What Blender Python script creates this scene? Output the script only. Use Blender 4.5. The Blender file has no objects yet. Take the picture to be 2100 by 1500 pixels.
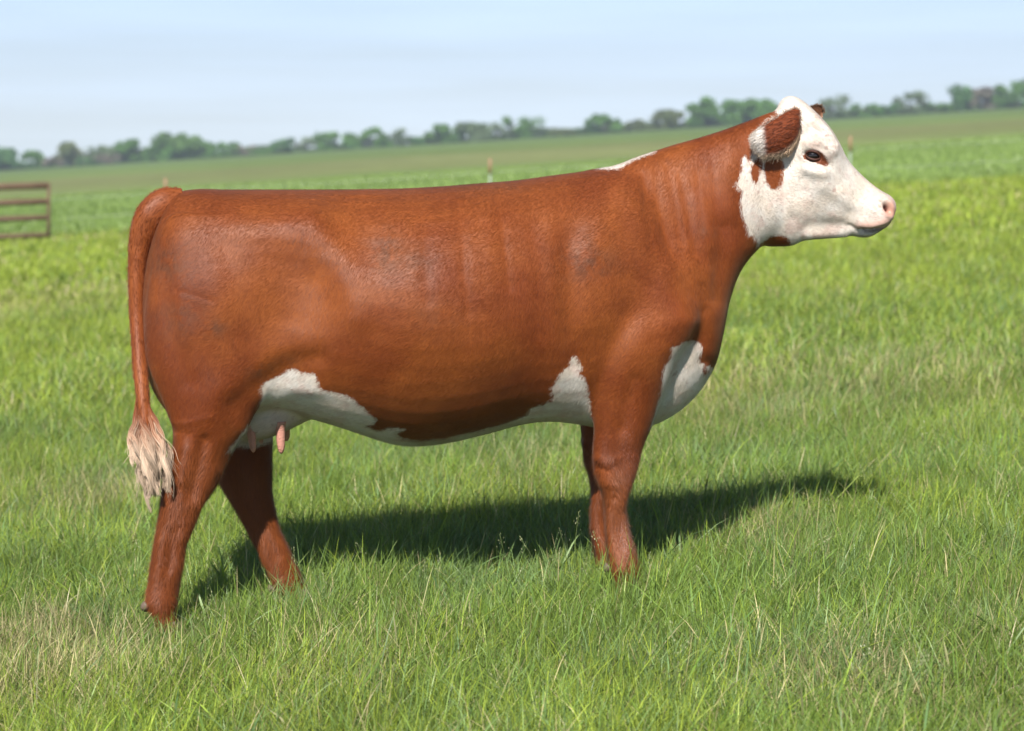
import bpy, math, random
import numpy as np
from mathutils import Vector, Matrix

# ------------------------------------------------------------------ camera
SC = bpy.context.scene
COL = SC.collection
FPX = 4305.0                       # focal length in pixels of a 2100 px wide frame
CAM = np.array([0.0, -6.85, 1.53])
SLOPE = 0.0615                     # the pasture rises gently to the right
PITCH = math.atan((750 - 273) / FPX)
cam_d = bpy.data.cameras.new('camera')
cam = bpy.data.objects.new('camera', cam_d)
COL.objects.link(cam)
cam.location = CAM
cam.rotation_euler = (math.radians(90) - PITCH, 0, 0)
cam_d.sensor_width = 36
cam_d.lens = FPX / 2100 * 36
cam_d.clip_start = 0.1
cam_d.clip_end = 9000
cam_d.dof.use_dof = True
cam_d.dof.focus_distance = 6.4
cam_d.dof.aperture_fstop = 3.3
SC.camera = cam

# ------------------------------------------------------------------ light
SUN_TRAVEL = Vector((0.25, 1.30, -1.30)).normalized()
s = -SUN_TRAVEL
sun_elev = math.asin(s.z)
sun_rot = math.atan2(s.x, s.y)
W = bpy.data.worlds.new('World')
SC.world = W
W.use_nodes = True
nt = W.node_tree
nt.nodes.clear()
N = nt.nodes.new
L = nt.links.new
out = N('ShaderNodeOutputWorld'); bg = N('ShaderNodeBackground'); sky = N('ShaderNodeTexSky')
sky.sky_type = 'NISHITA'; sky.sun_disc = False
sky.sun_elevation = sun_elev; sky.sun_rotation = sun_rot
sky.air_density = 1.0; sky.dust_density = 0.4; sky.ozone_density = 2.0; sky.altitude = 300
tc = N('ShaderNodeTexCoord'); sp = N('ShaderNodeSeparateXYZ'); cb = N('ShaderNodeCombineXYZ')
tilt = N('ShaderNodeVectorRotate'); tilt.rotation_type = 'Y_AXIS'
tilt.inputs['Angle'].default_value = math.atan(SLOPE) * 0.6
L(tc.outputs['Generated'], sp.inputs[0])
mxz = N('ShaderNodeMath'); mxz.operation = 'MAXIMUM'; mxz.inputs[1].default_value = 0.012
L(sp.outputs[2], mxz.inputs[0])
L(sp.outputs[0], cb.inputs[0]); L(sp.outputs[1], cb.inputs[1]); L(mxz.outputs[0], cb.inputs[2])
L(cb.outputs[0], sky.inputs['Vector'])
# thin streaky cirrus
mp = N('ShaderNodeMapping'); mp.inputs['Scale'].default_value = (3.0, 3.0, 42.0)
mp.inputs['Rotation'].default_value = (0, math.radians(-4.5), 0)
L(tc.outputs['Generated'], mp.inputs[0])
nz = N('ShaderNodeTexNoise'); nz.inputs['Scale'].default_value = 1.6; nz.inputs['Detail'].default_value = 5; nz.inputs['Roughness'].default_value = 0.5
L(mp.outputs[0], nz.inputs['Vector'])
cr = N('ShaderNodeValToRGB'); cr.color_ramp.elements[0].position = 0.34; cr.color_ramp.elements[1].position = 0.72
cr.color_ramp.elements[0].color = (0, 0, 0, 1); cr.color_ramp.elements[1].color = (1, 1, 1, 1)
L(nz.outputs['Fac'], cr.inputs[0])
low = N('ShaderNodeMapRange'); low.interpolation_type = 'SMOOTHSTEP'
low.inputs['From Min'].default_value = 0.05; low.inputs['From Max'].default_value = 0.16
low.inputs['To Min'].default_value = 1.0; low.inputs['To Max'].default_value = 0.04
L(sp.outputs[2], low.inputs['Value'])
cma = N('ShaderNodeMath'); cma.operation = 'MULTIPLY_ADD'; cma.inputs[1].default_value = 0.22; cma.inputs[2].default_value = 0.78
L(cr.outputs[0], cma.inputs[0])
cmul = N('ShaderNodeMath'); cmul.operation = 'MULTIPLY'
L(cma.outputs[0], cmul.inputs[0]); L(low.outputs[0], cmul.inputs[1])
mix = N('ShaderNodeMix'); mix.data_type = 'RGBA'
L(cmul.outputs[0], mix.inputs['Factor'])
L(sky.outputs[0], mix.inputs['A'])
hor = N('ShaderNodeValToRGB'); hor.color_ramp.elements[0].position = 0.0; hor.color_ramp.elements[1].position = 0.085
hor.color_ramp.elements[0].color = (0.72, 0.83, 0.94, 1); hor.color_ramp.elements[1].color = (0.55, 0.74, 1.0, 1)
L(sp.outputs[2], hor.inputs[0])
hsc = N('ShaderNodeVectorMath'); hsc.operation = 'SCALE'; hsc.inputs['Scale'].default_value = 20.0
L(hor.outputs[0], hsc.inputs[0]); L(hsc.outputs[0], mix.inputs['B'])
L(mix.outputs['Result'], bg.inputs['Color'])
bg.inputs['Strength'].default_value = 0.05
L(bg.outputs[0], out.inputs[0])

sd_ = bpy.data.lights.new('sun', 'SUN'); sd_.energy = 5.0; sd_.angle = math.radians(0.5); sd_.color = (1.0, 0.955, 0.89)
sun = bpy.data.objects.new('sun', sd_); COL.objects.link(sun)
sun.rotation_euler = SUN_TRAVEL.to_track_quat('-Z', 'Y').to_euler()
sun.location = (-8, -20, 30)
SC.view_settings.view_transform = 'Standard'
SC.view_settings.look = 'None'
SC.view_settings.exposure = 0.42
SC.view_settings.gamma = 1
SC.render.engine = 'CYCLES'
SC.cycles.max_bounces = 6
SC.cycles.diffuse_bounces = 2
SC.cycles.transparent_max_bounces = 4
SC.cycles.volume_bounces = 0

# ------------------------------------------------------------------ helpers
RNG = np.random.default_rng(7)
FW = np.array([0, math.cos(PITCH), -math.sin(PITCH)])
UP = np.array([0, math.sin(PITCH), math.cos(PITCH)])
RT = np.array([1.0, 0, 0])
def ray(px, py):
    px = np.asarray(px, float); py = np.asarray(py, float)
    return FW * FPX + (px - 1050)[..., None] * RT + (750 - py)[..., None] * UP
def proj(P):
    d = P - CAM
    z = d @ FW
    return 1050 + FPX * (d @ RT) / z, 750 - FPX * (d @ UP) / z
def plane_hit(px, py, O, n, lat):
    r = ray(px, py)
    t = ((np.asarray(O) - CAM) @ n + lat) / (r @ n)
    return CAM + r * t[..., None]
def ground_hit(px, py):
    r = ray(px, py)
    # z = SLOPE * x
    t = (SLOPE * CAM[0] - CAM[2]) / (r[..., 2] - SLOPE * r[..., 0])
    return CAM + r * t[..., None]
def gz(x): return SLOPE * x
def at_depth(px, py, Y):
    r = ray(px, py); t = (Y - CAM[1]) / r[..., 1]
    return CAM + r * t[..., None]

def mesh_obj(name, verts, faces, mat=None, parent=None, smooth=True, uniform=None):
    me = bpy.data.meshes.new(name)
    verts = np.asarray(verts, dtype=np.float32)
    if uniform:
        f = np.asarray(faces, dtype=np.int32)
        me.vertices.add(len(verts)); me.vertices.foreach_set('co', verts.ravel())
        me.loops.add(f.size); me.loops.foreach_set('vertex_index', f.ravel())
        me.polygons.add(len(f)); me.polygons.foreach_set('loop_start', np.arange(len(f), dtype=np.int32) * uniform)
        me.update(calc_edges=True)
    else:
        me.from_pydata([tuple(v) for v in verts], [], [tuple(f) for f in faces])
    if smooth:
        me.polygons.foreach_set('use_smooth', np.ones(len(me.polygons), dtype=bool))
    if mat: me.materials.append(mat)
    o = bpy.data.objects.new(name, me); COL.objects.link(o)
    if parent is not None: o.parent = parent
    return o
def empty(name, loc=(0, 0, 0)):
    o = bpy.data.objects.new(name, None); COL.objects.link(o); o.location = loc
    return o
def tag(o, label=None, cat=None, group=None, kind=None):
    if label: o['label'] = label
    if cat: o['category'] = cat
    if group: o['group'] = group
    if kind: o['kind'] = kind
    return o
def keep_world(o, parent):
    """parts are built in world coordinates; move them under a thing whose Empty stands at its base"""
    o.parent = parent
    o.matrix_parent_inverse = Matrix.Translation(parent.location).inverted()
def attr(me, name, vals):
    a = me.attributes.new(name, 'FLOAT', 'POINT'); a.data.foreach_set('value', np.asarray(vals, dtype=np.float32))
def cattr(me, name, rgb):
    a = me.attributes.new(name, 'FLOAT_COLOR', 'POINT')
    c = np.ones((len(rgb), 4), dtype=np.float32); c[:, :3] = rgb
    a.data.foreach_set('color', c.ravel())

def hash2(ix, iy, seed):
    h = (ix.astype(np.int64) * 374761393 + iy.astype(np.int64) * 668265263 + seed * 982451653) & 0xffffffff
    h = ((h ^ (h >> 13)) * 1274126177) & 0xffffffff
    return ((h ^ (h >> 16)) & 0xffff) / 65535.0
def vnoise(x, y, seed=0, octaves=3):
    r = 0; amp = 1; tot = 0
    for o in range(octaves):
        ix = np.floor(x); iy = np.floor(y); fx = x - ix; fy = y - iy
        fx = fx * fx * (3 - 2 * fx); fy = fy * fy * (3 - 2 * fy)
        a = hash2(ix, iy, seed + o); b = hash2(ix + 1, iy, seed + o)
        c = hash2(ix, iy + 1, seed + o); d = hash2(ix + 1, iy + 1, seed + o)
        r = r + amp * ((a * (1 - fx) + b * fx) * (1 - fy) + (c * (1 - fx) + d * fx) * fy)
        tot += amp; amp *= 0.55; x = x * 2.03 + 11.3; y = y * 2.03 + 5.7
    return r / tot
def sstep(a, b, x):
    t = np.clip((x - a) / (b - a), 0, 1); return t * t * (3 - 2 * t)

def catmull(M, sub):
    M = np.asarray(M, float); n = len(M)
    P = np.vstack([2 * M[0] - M[1], M, 2 * M[-1] - M[-2]])
    o = []
    for i in range(n - 1):
        p0, p1, p2, p3 = P[i], P[i + 1], P[i + 2], P[i + 3]
        for k in range(sub):
            t = k / sub
            o.append(0.5 * (2 * p1 + (p2 - p0) * t + (2 * p0 - 5 * p1 + 4 * p2 - p3) * t * t + (3 * p1 - p0 - 3 * p2 + p3) * t ** 3))
    o.append(M[-1])
    return np.array(o)

def new_mat(name):
    m = bpy.data.materials.new(name); m.use_nodes = True
    m.node_tree.nodes.clear()
    return m, m.node_tree.nodes.new, m.node_tree.links.new
def simple_mat(name, col, rough=0.7, spec=0.3, noise=0.0, scale=20, bump=0.0):
    m, N, L = new_mat(name)
    o = N('ShaderNodeOutputMaterial'); b = N('ShaderNodeBsdfPrincipled')
    b.inputs['Roughness'].default_value = rough
    b.inputs['Specular IOR Level'].default_value = spec
    b.inputs['Base Color'].default_value = (*col, 1)
    if noise or bump:
        t = N('ShaderNodeTexCoord'); n = N('ShaderNodeTexNoise'); n.inputs['Scale'].default_value = scale; n.inputs['Detail'].default_value = 5
        L(t.outputs['Object'], n.inputs['Vector'])
        if noise:
            mx = N('ShaderNodeMix'); mx.data_type = 'RGBA'
            mx.inputs['A'].default_value = (*[c * (1 - noise) for c in col], 1)
            mx.inputs['B'].default_value = (*[min(1, c * (1 + noise)) for c in col], 1)
            L(n.outputs['Fac'], mx.inputs['Factor']); L(mx.outputs['Result'], b.inputs['Base Color'])
        if bump:
            bp = N('ShaderNodeBump'); bp.inputs['Strength'].default_value = bump; bp.inputs['Distance'].default_value = 0.01
            L(n.outputs['Fac'], bp.inputs['Height']); L(bp.outputs[0], b.inputs['Normal'])
    L(b.outputs[0], o.inputs[0])
    return m
def attr_mat(name, rough=0.6, transl=0.3, spec=0.25):
    """leaf-like surface coloured by its own 'col' attribute, letting some light through"""
    m, N, L = new_mat(name)
    o = N('ShaderNodeOutputMaterial'); b = N('ShaderNodeBsdfPrincipled'); a = N('ShaderNodeAttribute')
    a.attribute_name = 'col'
    b.inputs['Roughness'].default_value = rough; b.inputs['Specular IOR Level'].default_value = spec
    L(a.outputs['Color'], b.inputs['Base Color'])
    if transl > 0:
        tr = N('ShaderNodeBsdfTranslucent'); mx = N('ShaderNodeMixShader'); mx.inputs[0].default_value = transl
        hs = N('ShaderNodeHueSaturation'); hs.inputs['Value'].default_value = 1.25; hs.inputs['Saturation'].default_value = 1.1
        L(a.outputs['Color'], hs.inputs['Color']); L(hs.outputs[0], tr.inputs['Color'])
        L(b.outputs[0], mx.inputs[1]); L(tr.outputs[0], mx.inputs[2]); L(mx.outputs[0], o.inputs[0])
    else:
        L(b.outputs[0], o.inputs[0])
    return m

# ------------------------------------------------------------------ ground
def ground_material():
    m, N, L = new_mat('pasture_ground')
    o = N('ShaderNodeOutputMaterial'); b = N('ShaderNodeBsdfPrincipled')
    b.inputs['Roughness'].default_value = 0.9; b.inputs['Specular IOR Level'].default_value = 0.1
    t = N('ShaderNodeTexCoord'); s = N('ShaderNodeSeparateXYZ'); L(t.outputs['Object'], s.inputs[0])
    wob = N('ShaderNodeTexNoise'); wob.inputs['Scale'].default_value = 0.06; wob.inputs['Detail'].default_value = 4
    L(t.outputs['Object'], wob.inputs['Vector'])
    # warped log distance so that the strips follow the land
    dist = N('ShaderNodeMath'); dist.operation = 'ADD'; dist.inputs[1].default_value = 6.85; L(s.outputs[1], dist.inputs[0])
    w2 = N('ShaderNodeMath'); w2.operation = 'MULTIPLY_ADD'; w2.inputs[1].default_value = 0.5; w2.inputs[2].default_value = 0.75; L(wob.outputs['Fac'], w2.inputs[0])
    d2 = N('ShaderNodeMath'); d2.operation = 'MULTIPLY'; L(dist.outputs[0], d2.inputs[0]); L(w2.outputs[0], d2.inputs[1])
    lg = N('ShaderNodeMath'); lg.operation = 'LOGARITHM'; lg.inputs[1].default_value = 1000; L(d2.outputs[0], lg.inputs[0])
    r = N('ShaderNodeValToRGB'); L(lg.outputs[0], r.inputs[0])
    def lv(D): return math.log(D, 1000)
    els = [(lv(5), (0.035, 0.045, 0.018)), (lv(20), (0.080, 0.110, 0.028)), (lv(30), (0.175, 0.225, 0.045)), (lv(42), (0.160, 0.215, 0.040)), (lv(50), (0.175, 0.255, 0.072)),
           (lv(82), (0.175, 0.255, 0.075)), (lv(118), (0.205, 0.232, 0.088)), (lv(165), (0.208, 0.228, 0.090)), (lv(200), (0.165, 0.222, 0.066)), (lv(420), (0.140, 0.210, 0.064))]
    while len(r.color_ramp.elements) < len(els): r.color_ramp.elements.new(0.5)
    for e, (p, c) in zip(r.color_ramp.elements, els): e.position = p; e.color = (*c, 1)
    # patches
    n1 = N('ShaderNodeTexNoise'); n1.inputs['Scale'].default_value = 0.35; n1.inputs['Detail'].default_value = 6; n1.inputs['Roughness'].default_value = 0.65
    L(t.outputs['Object'], n1.inputs['Vector'])
    mp = N('ShaderNodeMapping'); mp.inputs['Scale'].default_value = (0.03, 0.012, 0.03); L(t.outputs['Object'], mp.inputs[0])
    n2 = N('ShaderNodeTexNoise'); n2.inputs['Scale'].default_value = 1.0; n2.inputs['Detail'].default_value = 5; L(mp.outputs[0], n2.inputs['Vector'])
    ad = N('ShaderNodeMath'); ad.operation = 'ADD'; L(n1.outputs['Fac'], ad.inputs[0]); L(n2.outputs['Fac'], ad.inputs[1])
    mr = N('ShaderNodeMapRange'); mr.inputs['From Min'].default_value = 0.7; mr.inputs['From Max'].default_value = 1.3; mr.inputs['To Min'].default_value = 0.72; mr.inputs['To Max'].default_value = 1.28
    L(ad.outputs[0], mr.inputs['Value'])
    mul = N('ShaderNodeVectorMath'); mul.operation = 'SCALE'; L(r.outputs[0], mul.inputs[0]); L(mr.outputs[0], mul.inputs['Scale'])
    L(mul.outputs[0], b.inputs['Base Color'])
    n3 = N('ShaderNodeTexNoise'); n3.inputs['Scale'].default_value = 14; n3.inputs['Detail'].default_value = 4; L(t.outputs['Object'], n3.inputs['Vector'])
    bp = N('ShaderNodeBump'); bp.inputs['Strength'].default_value = 0.5; bp.inputs['Distance'].default_value = 0.05
    L(n3.outputs['Fac'], bp.inputs['Height']); L(bp.outputs[0], b.inputs['Normal'])
    L(b.outputs[0], o.inputs[0])
    return m
xs = [-340, -150, -60, -25] + list(np.linspace(-12, 12, 25)) + [25, 60, 150, 340]
ys = [-14] + list(np.linspace(-9, 16, 26)) + [20, 26, 34, 42, 60, 90, 140, 220, 350, 450, 560]
gv = np.array([(x, y, gz(x)) for y in ys for x in xs])
nx = len(xs)
gf = [(j * nx + i, j * nx + i + 1, (j + 1) * nx + i + 1, (j + 1) * nx + i) for j in range(len(ys) - 1) for i in range(nx - 1)]
g = mesh_obj('ground', gv, gf, ground_material())
tag(g, kind='structure', label='gently sloping green pasture running back to the tree line')

# ------------------------------------------------------------------ grass
STRAW = [(120, 1400, 0.30, 0.8), (230, 1040, 0.30, 0.75), (60, 1330, 0.16, 0.9), (1740, 1430, 0.22, 0.5), (1550, 1110, 0.25, 0.35), (700, 1380, 0.3, 0.3), (1860, 790, 1.0, 0.35), (600, 690, 0.8, 0.3), (90, 620, 1.6, 0.4), (1480, 860, 0.5, 0.3)]
def grass_color(x, y, r):
    """albedo of blades: mixes of fresh, blue-green, lime and straw blades in patches"""
    n = len(x)
    fresh = np.array([0.175, 0.268, 0.055]); blue = np.array([0.180, 0.280, 0.105]); lime = np.array([0.290, 0.375, 0.055]); straw = np.array([0.44, 0.39, 0.22])
    D = y + 6.85
    p1 = vnoise(x * 0.9, y * 0.6, 3); p2 = vnoise(x * 2.3, y * 1.6, 9); p3 = vnoise(x * 0.5 + 3, y * 0.35, 21)
    limef = np.clip(sstep(0.42, 0.68, p1) * 0.42 + sstep(9, 24, D) * 0.75, 0, 1)
    bluef = sstep(0.45, 0.7, p2) * 0.7 * (1 - sstep(10, 25, D))
    k = RNG.random(n)
    c = np.where((k < bluef * 0.8 + 0.12)[:, None], blue, fresh)
    k2 = RNG.random(n)
    c = np.where((k2 < limef * 0.85 + 0.08)[:, None], lime, c)
    sf = 0.055 + 0.13 * sstep(0.5, 0.75, p3)
    for (px, py, rad, s_) in STRAW:
        g0 = ground_hit(px, py)
        q = ((x - g0[0]) / rad) ** 2 + ((y - g0[1]) / (rad * 1.6)) ** 2
        sf = sf + s_ * 0.62 * np.exp(-q)
    k3 = RNG.random(n)
    c = np.where((k3 < sf)[:, None], straw * (0.7 + 0.6 * RNG.random(n))[:, None], c)
    v = (0.66 + 0.66 * r) * (0.70 + 0.58 * vnoise(x * 3, y * 2.4, 31))
    return 1.10 * c * v[:, None] * np.array([1.02, 1.0, 0.92])

def scatter(D0, D1, n, pw=1.0, margin=0.8):
    """points on the field between two distances, wider than the view"""
    u = RNG.random(n)
    if pw == 0: D = D0 + (D1 - D0) * u
    else: D = (D0 ** pw + (D1 ** pw - D0 ** pw) * u) ** (1 / pw)
    x = (RNG.random(n) * 2 - 1) * (0.262 * D + margin)
    return x, D - 6.85

def blades(x, y, h, w, lean, curve, segs=(0, 0.38, 0.74)):
    n = len(x)
    az = RNG.random(n) * 2 * np.pi
    facing = RNG.random(n) * 2 * np.pi
    # light breeze leans the sward to the right
    lx = np.cos(az) * lean + 0.05; ly = np.sin(az) * lean
    base = np.stack([x, y, gz(x) - 0.01], 1)
    side = np.stack([np.cos(facing), np.sin(facing), np.zeros(n)], 1)
    vs = []
    for t in segs:
        off = np.stack([lx * t + lx * curve * t * t, ly * t + ly * curve * t * t, t * (1 - 0.30 * np.minimum(lean * (1 + curve), 1.2) * t)], 1) * h[:, None]
        ww = (w * (1.0 - 0.55 * t ** 2) * (0.75 + 0.6 * t if t < 0.5 else 1.0))[:, None]
        vs.append(base + off - side * ww / 2); vs.append(base + off + side * ww / 2)
    off = np.stack([lx * (1 + curve), ly * (1 + curve), (1 - 0.30 * np.minimum(lean * (1 + curve), 1.2))], 1) * h[:, None]
    vs.append(base + off)
    k = len(vs)
    V = np.stack(vs, 1).reshape(-1, 3)
    T = []
    for i in range(len(segs) - 1):
        a = 2 * i; T += [(a, a + 1, a + 3), (a, a + 3, a + 2)]
    T.append((k - 3, k - 2, k - 1))
    T = np.array(T)
    F = (np.arange(n)[:, None, None] * k + T[None]).reshape(-1, 3)
    return V, F, k

GRASS_MAT = attr_mat('grass_blades', rough=0.42, transl=0.16, spec=0.35)
FF = ground_hit(1290, 1225); HFt = ground_hit(340, 1335)
def height_field(x, y):
    foot = 1 + 0.55 * np.exp(-(((x - FF[0]) / 0.16) ** 2 + ((y - FF[1] + 0.10) / 0.14) ** 2)) - 0.35 * np.exp(-(((x - HFt[0]) / 0.20) ** 2 + ((y - HFt[1] + 0.12) / 0.16) ** 2))
    return foot * (0.58 + 0.70 * vnoise(x * 1.5, y * 1.3, 5) + 0.40 * vnoise(x * 6, y * 6, 15))
def build_grass(name, parts, label):
    Vs, Fs, Cs = [], [], []; off = 0
    for (x, y, h, w, lean, curve, cmul) in parts:
        V, F, k = blades(x, y, h, w, lean, curve)
        c = grass_color(x, y, RNG.random(len(x))) * cmul
        t = np.array([0, 0, 0.38, 0.38, 0.74, 0.74, 1.0])
        # blades pale towards the sheath, as grass does
        Vs.append(V); Fs.append(F + off); Cs.append((c[:, None, :] * np.ones((1, k, 1))).reshape(-1, 3)); off += len(V)
    o = mesh_obj(name, np.concatenate(Vs), np.concatenate(Fs), GRASS_MAT, uniform=3)
    cattr(o.data, 'col', np.concatenate(Cs))
    tag(o, kind='stuff', label=label, cat='grass')
    return o
parts = []
# short dense under-storey, near
x, y = scatter(4.4, 11.5, 420000, 1.2)
n = len(x); hf = height_field(x, y)
parts.append((x, y, hf * RNG.uniform(0.06, 0.13, n), RNG.uniform(0.0013, 0.0030, n), RNG.uniform(0.1, 0.9, n), RNG.uniform(0, 0.9, n), 0.95))
# taller finer blades
x, y = scatter(4.4, 12.5, 80000, 1.3)
n = len(x); hf = height_field(x, y)
parts.append((x, y, hf * RNG.uniform(0.10, 0.185, n), RNG.uniform(0.0015, 0.0038, n), RNG.uniform(0.05, 0.6, n), RNG.uniform(0, 1.3, n), 1.0))
# broad leaves
x, y = scatter(4.4, 12.5, 3600, 1.3)
n = len(x)
parts.append((x, y, RNG.uniform(0.11, 0.20, n), RNG.uniform(0.0045, 0.0085, n), RNG.uniform(0.1, 0.6, n), RNG.uniform(0.1, 1.2, n), np.array([0.85, 0.95, 0.95])))
# taller stems standing out of the sward
x, y = scatter(5.0, 12.5, 5200, 1.2)
n = len(x); keep = vnoise(x * 0.9, y * 0.9, 88, 2) > 0.46; x = x[keep]; y = y[keep]; n = len(x)
parts.append((x, y, RNG.uniform(0.18, 0.28, n), RNG.uniform(0.0018, 0.0040, n), RNG.uniform(0.05, 0.5, n), RNG.uniform(0.2, 1.4, n), np.array([0.9, 0.95, 0.9])))
# middle distance
x, y = scatter(11, 24, 190000, 1.1, 1.2)
n = len(x); hf = height_field(x, y)
parts.append((x, y, hf * RNG.uniform(0.08, 0.18, n), RNG.uniform(0.004, 0.008, n), RNG.uniform(0.1, 0.8, n), RNG.uniform(0, 1, n), 1.0))
x, y = scatter(22, 42, 110000, 1.1, 2)
n = len(x); hf = height_field(x * .5, y * .5)
parts.append((x, y, hf * RNG.uniform(0.07, 0.17, n), RNG.uniform(0.012, 0.026, n), RNG.uniform(0.1, 0.8, n), RNG.uniform(0, 1, n), 1.0))
build_grass('grass', parts, 'fresh green pasture grass with straw coloured patches around the cow')
# flowering heads of meadow grass
def seed_heads():
    Vs, Fs, Cs = [], [], []; off = 0
    X, Y = scatter(4.9, 10.5, 330, 1.1)
    for x, y in zip(X, Y):
        if vnoise(np.array([x * 1.1]), np.array([y * 1.1]), 54, 2)[0] < 0.42: continue
        h = RNG.uniform(0.17, 0.27); az = RNG.random() * 6.283; ln = RNG.uniform(0.1, 0.45) * h
        t = np.linspace(0, 1, 5); pth = np.stack([x + math.cos(az) * ln * t ** 2, y + math.sin(az) * ln * t ** 2, gz(x) + h * t], 1)
        V, F = tube(pth, [0.0010, 0.0009, 0.0008, 0.0006, 0.0004], 4)
        Vs.append(V); Fs += [tuple(i + off for i in q) for q in F]; off += len(V); Cs.append(np.tile(np.array([0.22, 0.29, 0.09]), (len(V), 1)))
        top = pth[-1]; dn = pth[-1] - pth[-2]; dn /= np.linalg.norm(dn)
        for q in range(16):
            u = q / 15; c = top - dn * 0.055 * u + np.array([RNG.normal(), RNG.normal(), RNG.normal() * 0.4]) * 0.010 * (0.2 + u)
            a = RNG.normal(size=3); a /= np.linalg.norm(a); b = np.cross(a, dn)
            V = np.array([c - dn * 0.004, c + b * 0.0017, c + dn * 0.004, c - b * 0.0017])
            Vs.append(V); Fs.append((off, off + 1, off + 2, off + 3)); off += 4; Cs.append(np.tile(np.array([0.36, 0.37, 0.20]) * RNG.uniform(0.7, 1.2), (4, 1)))
    o = mesh_obj('seed_heads', np.concatenate(Vs), Fs, GRASS_MAT); cattr(o.data, 'col', np.concatenate(Cs))
    tag(o, kind='stuff', label='pale flowering grass heads standing above the pasture', cat='grass')
def tube(path, rad, ring=10, cap=True):
    path = np.asarray(path, float); n = len(path); rad = np.asarray(rad, float) * np.ones(n)
    T = np.gradient(path, axis=0); T /= np.linalg.norm(T, axis=1, keepdims=True) + 1e-12
    ref = np.array([0, 1.0, 0.15]); ref /= np.linalg.norm(ref)
    U = np.cross(T, ref); U /= np.linalg.norm(U, axis=1, keepdims=True) + 1e-9
    Vv = np.cross(T, U)
    th = np.linspace(0, 2 * np.pi, ring, endpoint=False)
    V = (path[:, None, :] + rad[:, None, None] * (np.cos(th)[None, :, None] * U[:, None, :] + np.sin(th)[None, :, None] * Vv[:, None, :])).reshape(-1, 3)
    F = [(i * ring + j, i * ring + (j + 1) % ring, (i + 1) * ring + (j + 1) % ring, (i + 1) * ring + j) for i in range(n - 1) for j in range(ring)]
    if cap:
        F += [tuple(range(ring))[::-1], tuple((n - 1) * ring + j for j in range(ring))]
    return V, F
seed_heads()
# the taller field beyond the fence
x, y = scatter(38, 95, 66000, 0.9, 4)
keep = (y + 6.85) > 38 + 8 * RNG.random(len(x)) ; x = x[keep]; y = y[keep]
n = len(x)
V, F, k = blades(x, y, RNG.uniform(0.06, 0.12, n) * (0.7 + 0.6 * vnoise(x * .3, y * .1, 5)), RNG.uniform(0.03, 0.06, n), RNG.uniform(0.1, 0.5, n), RNG.uniform(0, 1, n))
c = np.array([0.240, 0.340, 0.090]) * (0.85 + 0.3 * RNG.random(n))[:, None] * (0.75 + 0.5 * vnoise(x * 0.35, y * 0.12, 41))[:, None]
o = mesh_obj('crop_field', V, F, GRASS_MAT, uniform=3)
cattr(o.data, 'col', (c[:, None, :] * np.ones((1, k, 1))).reshape(-1, 3))
tag(o, kind='stuff', label='taller deep green growth in the field beyond the electric fence', cat='crop')

def seg_dist(poly, X, Y, closed=False):
    poly = np.asarray(poly, float)
    d = np.full(len(X), 1e9)
    n_ = len(poly)
    for i in range(n_ if closed else max(n_ - 1, 0)):
        a = poly[i]; b = poly[(i + 1) % n_]; ab = b - a
        t = np.clip(((X - a[0]) * ab[0] + (Y - a[1]) * ab[1]) / (ab @ ab + 1e-9), 0, 1)
        d = np.minimum(d, np.hypot(X - a[0] - t * ab[0], Y - a[1] - t * ab[1]))
    if n_ == 1: d = np.hypot(X - poly[0][0], Y - poly[0][1])
    return d

# ------------------------------------------------------------------ the cow
TH = math.radians(7.4)
AX = np.array([math.cos(TH), math.sin(TH), 0]); LA = np.array([math.sin(TH), -math.cos(TH), 0])   # LA points to the camera side
O0 = np.zeros(3)
HTH = math.radians(-7)
HO = plane_hit(np.array(1600.), np.array(330.), O0, LA, 0.0)
HLA = np.array([math.sin(HTH), -math.cos(HTH), 0])
def PX(px, py, lat=0.0):
    return plane_hit(np.asarray(px, float), np.asarray(py, float), O0, LA, lat)
def HPX(px, py, lat=0.0):
    return plane_hit(np.asarray(px, float), np.asarray(py, float), HO, HLA, lat)

def loft(st, sub=6, ring=44, head=False):
    """st rows: ax ay bx by halfwidth lateral exponent skew ; a = top/front edge, b = bottom/back edge in the side view"""
    full = []
    for r_ in st:
        r_ = list(r_) + [0.0, 2.2, 0.0][len(r_) - 5:] if len(r_) < 8 else list(r_)
        full.append(r_)
    S = catmull(full, sub)
    lv = HLA if head else LA
    fn = HPX if head else PX
    V = []
    th = np.linspace(0, 2 * np.pi, ring, endpoint=False)
    for (ax, ay, bx, by, w, lat, n, sk) in S:
        w = max(w, 0.004)
        A = fn(ax, ay, lat); B = fn(bx, by, lat)
        C = (A + B) / 2; H = (A - B) / 2
        e = 2.0 / n
        cx = np.sign(np.cos(th)) * np.abs(np.cos(th)) ** e
        sy = np.sign(np.sin(th)) * np.abs(np.sin(th)) ** e
        V.append(C + np.outer(sy, H) + np.outer(cx * w * (1 + sk * sy), lv))
    V = np.array(V); m = len(V)
    F = []
    for i in range(m - 1):
        for j in range(ring):
            k2 = (j + 1) % ring
            F.append((i * ring + j, i * ring + k2, (i + 1) * ring + k2, (i + 1) * ring + j))
    V = V.reshape(-1, 3)
    c0 = V[:ring].mean(0); c1 = V[-ring:].mean(0)
    V = np.vstack([V, c0, c1]); a = len(V) - 2; b = a + 1
    for j in range(ring):
        k2 = (j + 1) % ring
        F.append((a, k2, j)); F.append((b, (m - 1) * ring + j, (m - 1) * ring + k2))
    return V, F

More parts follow.
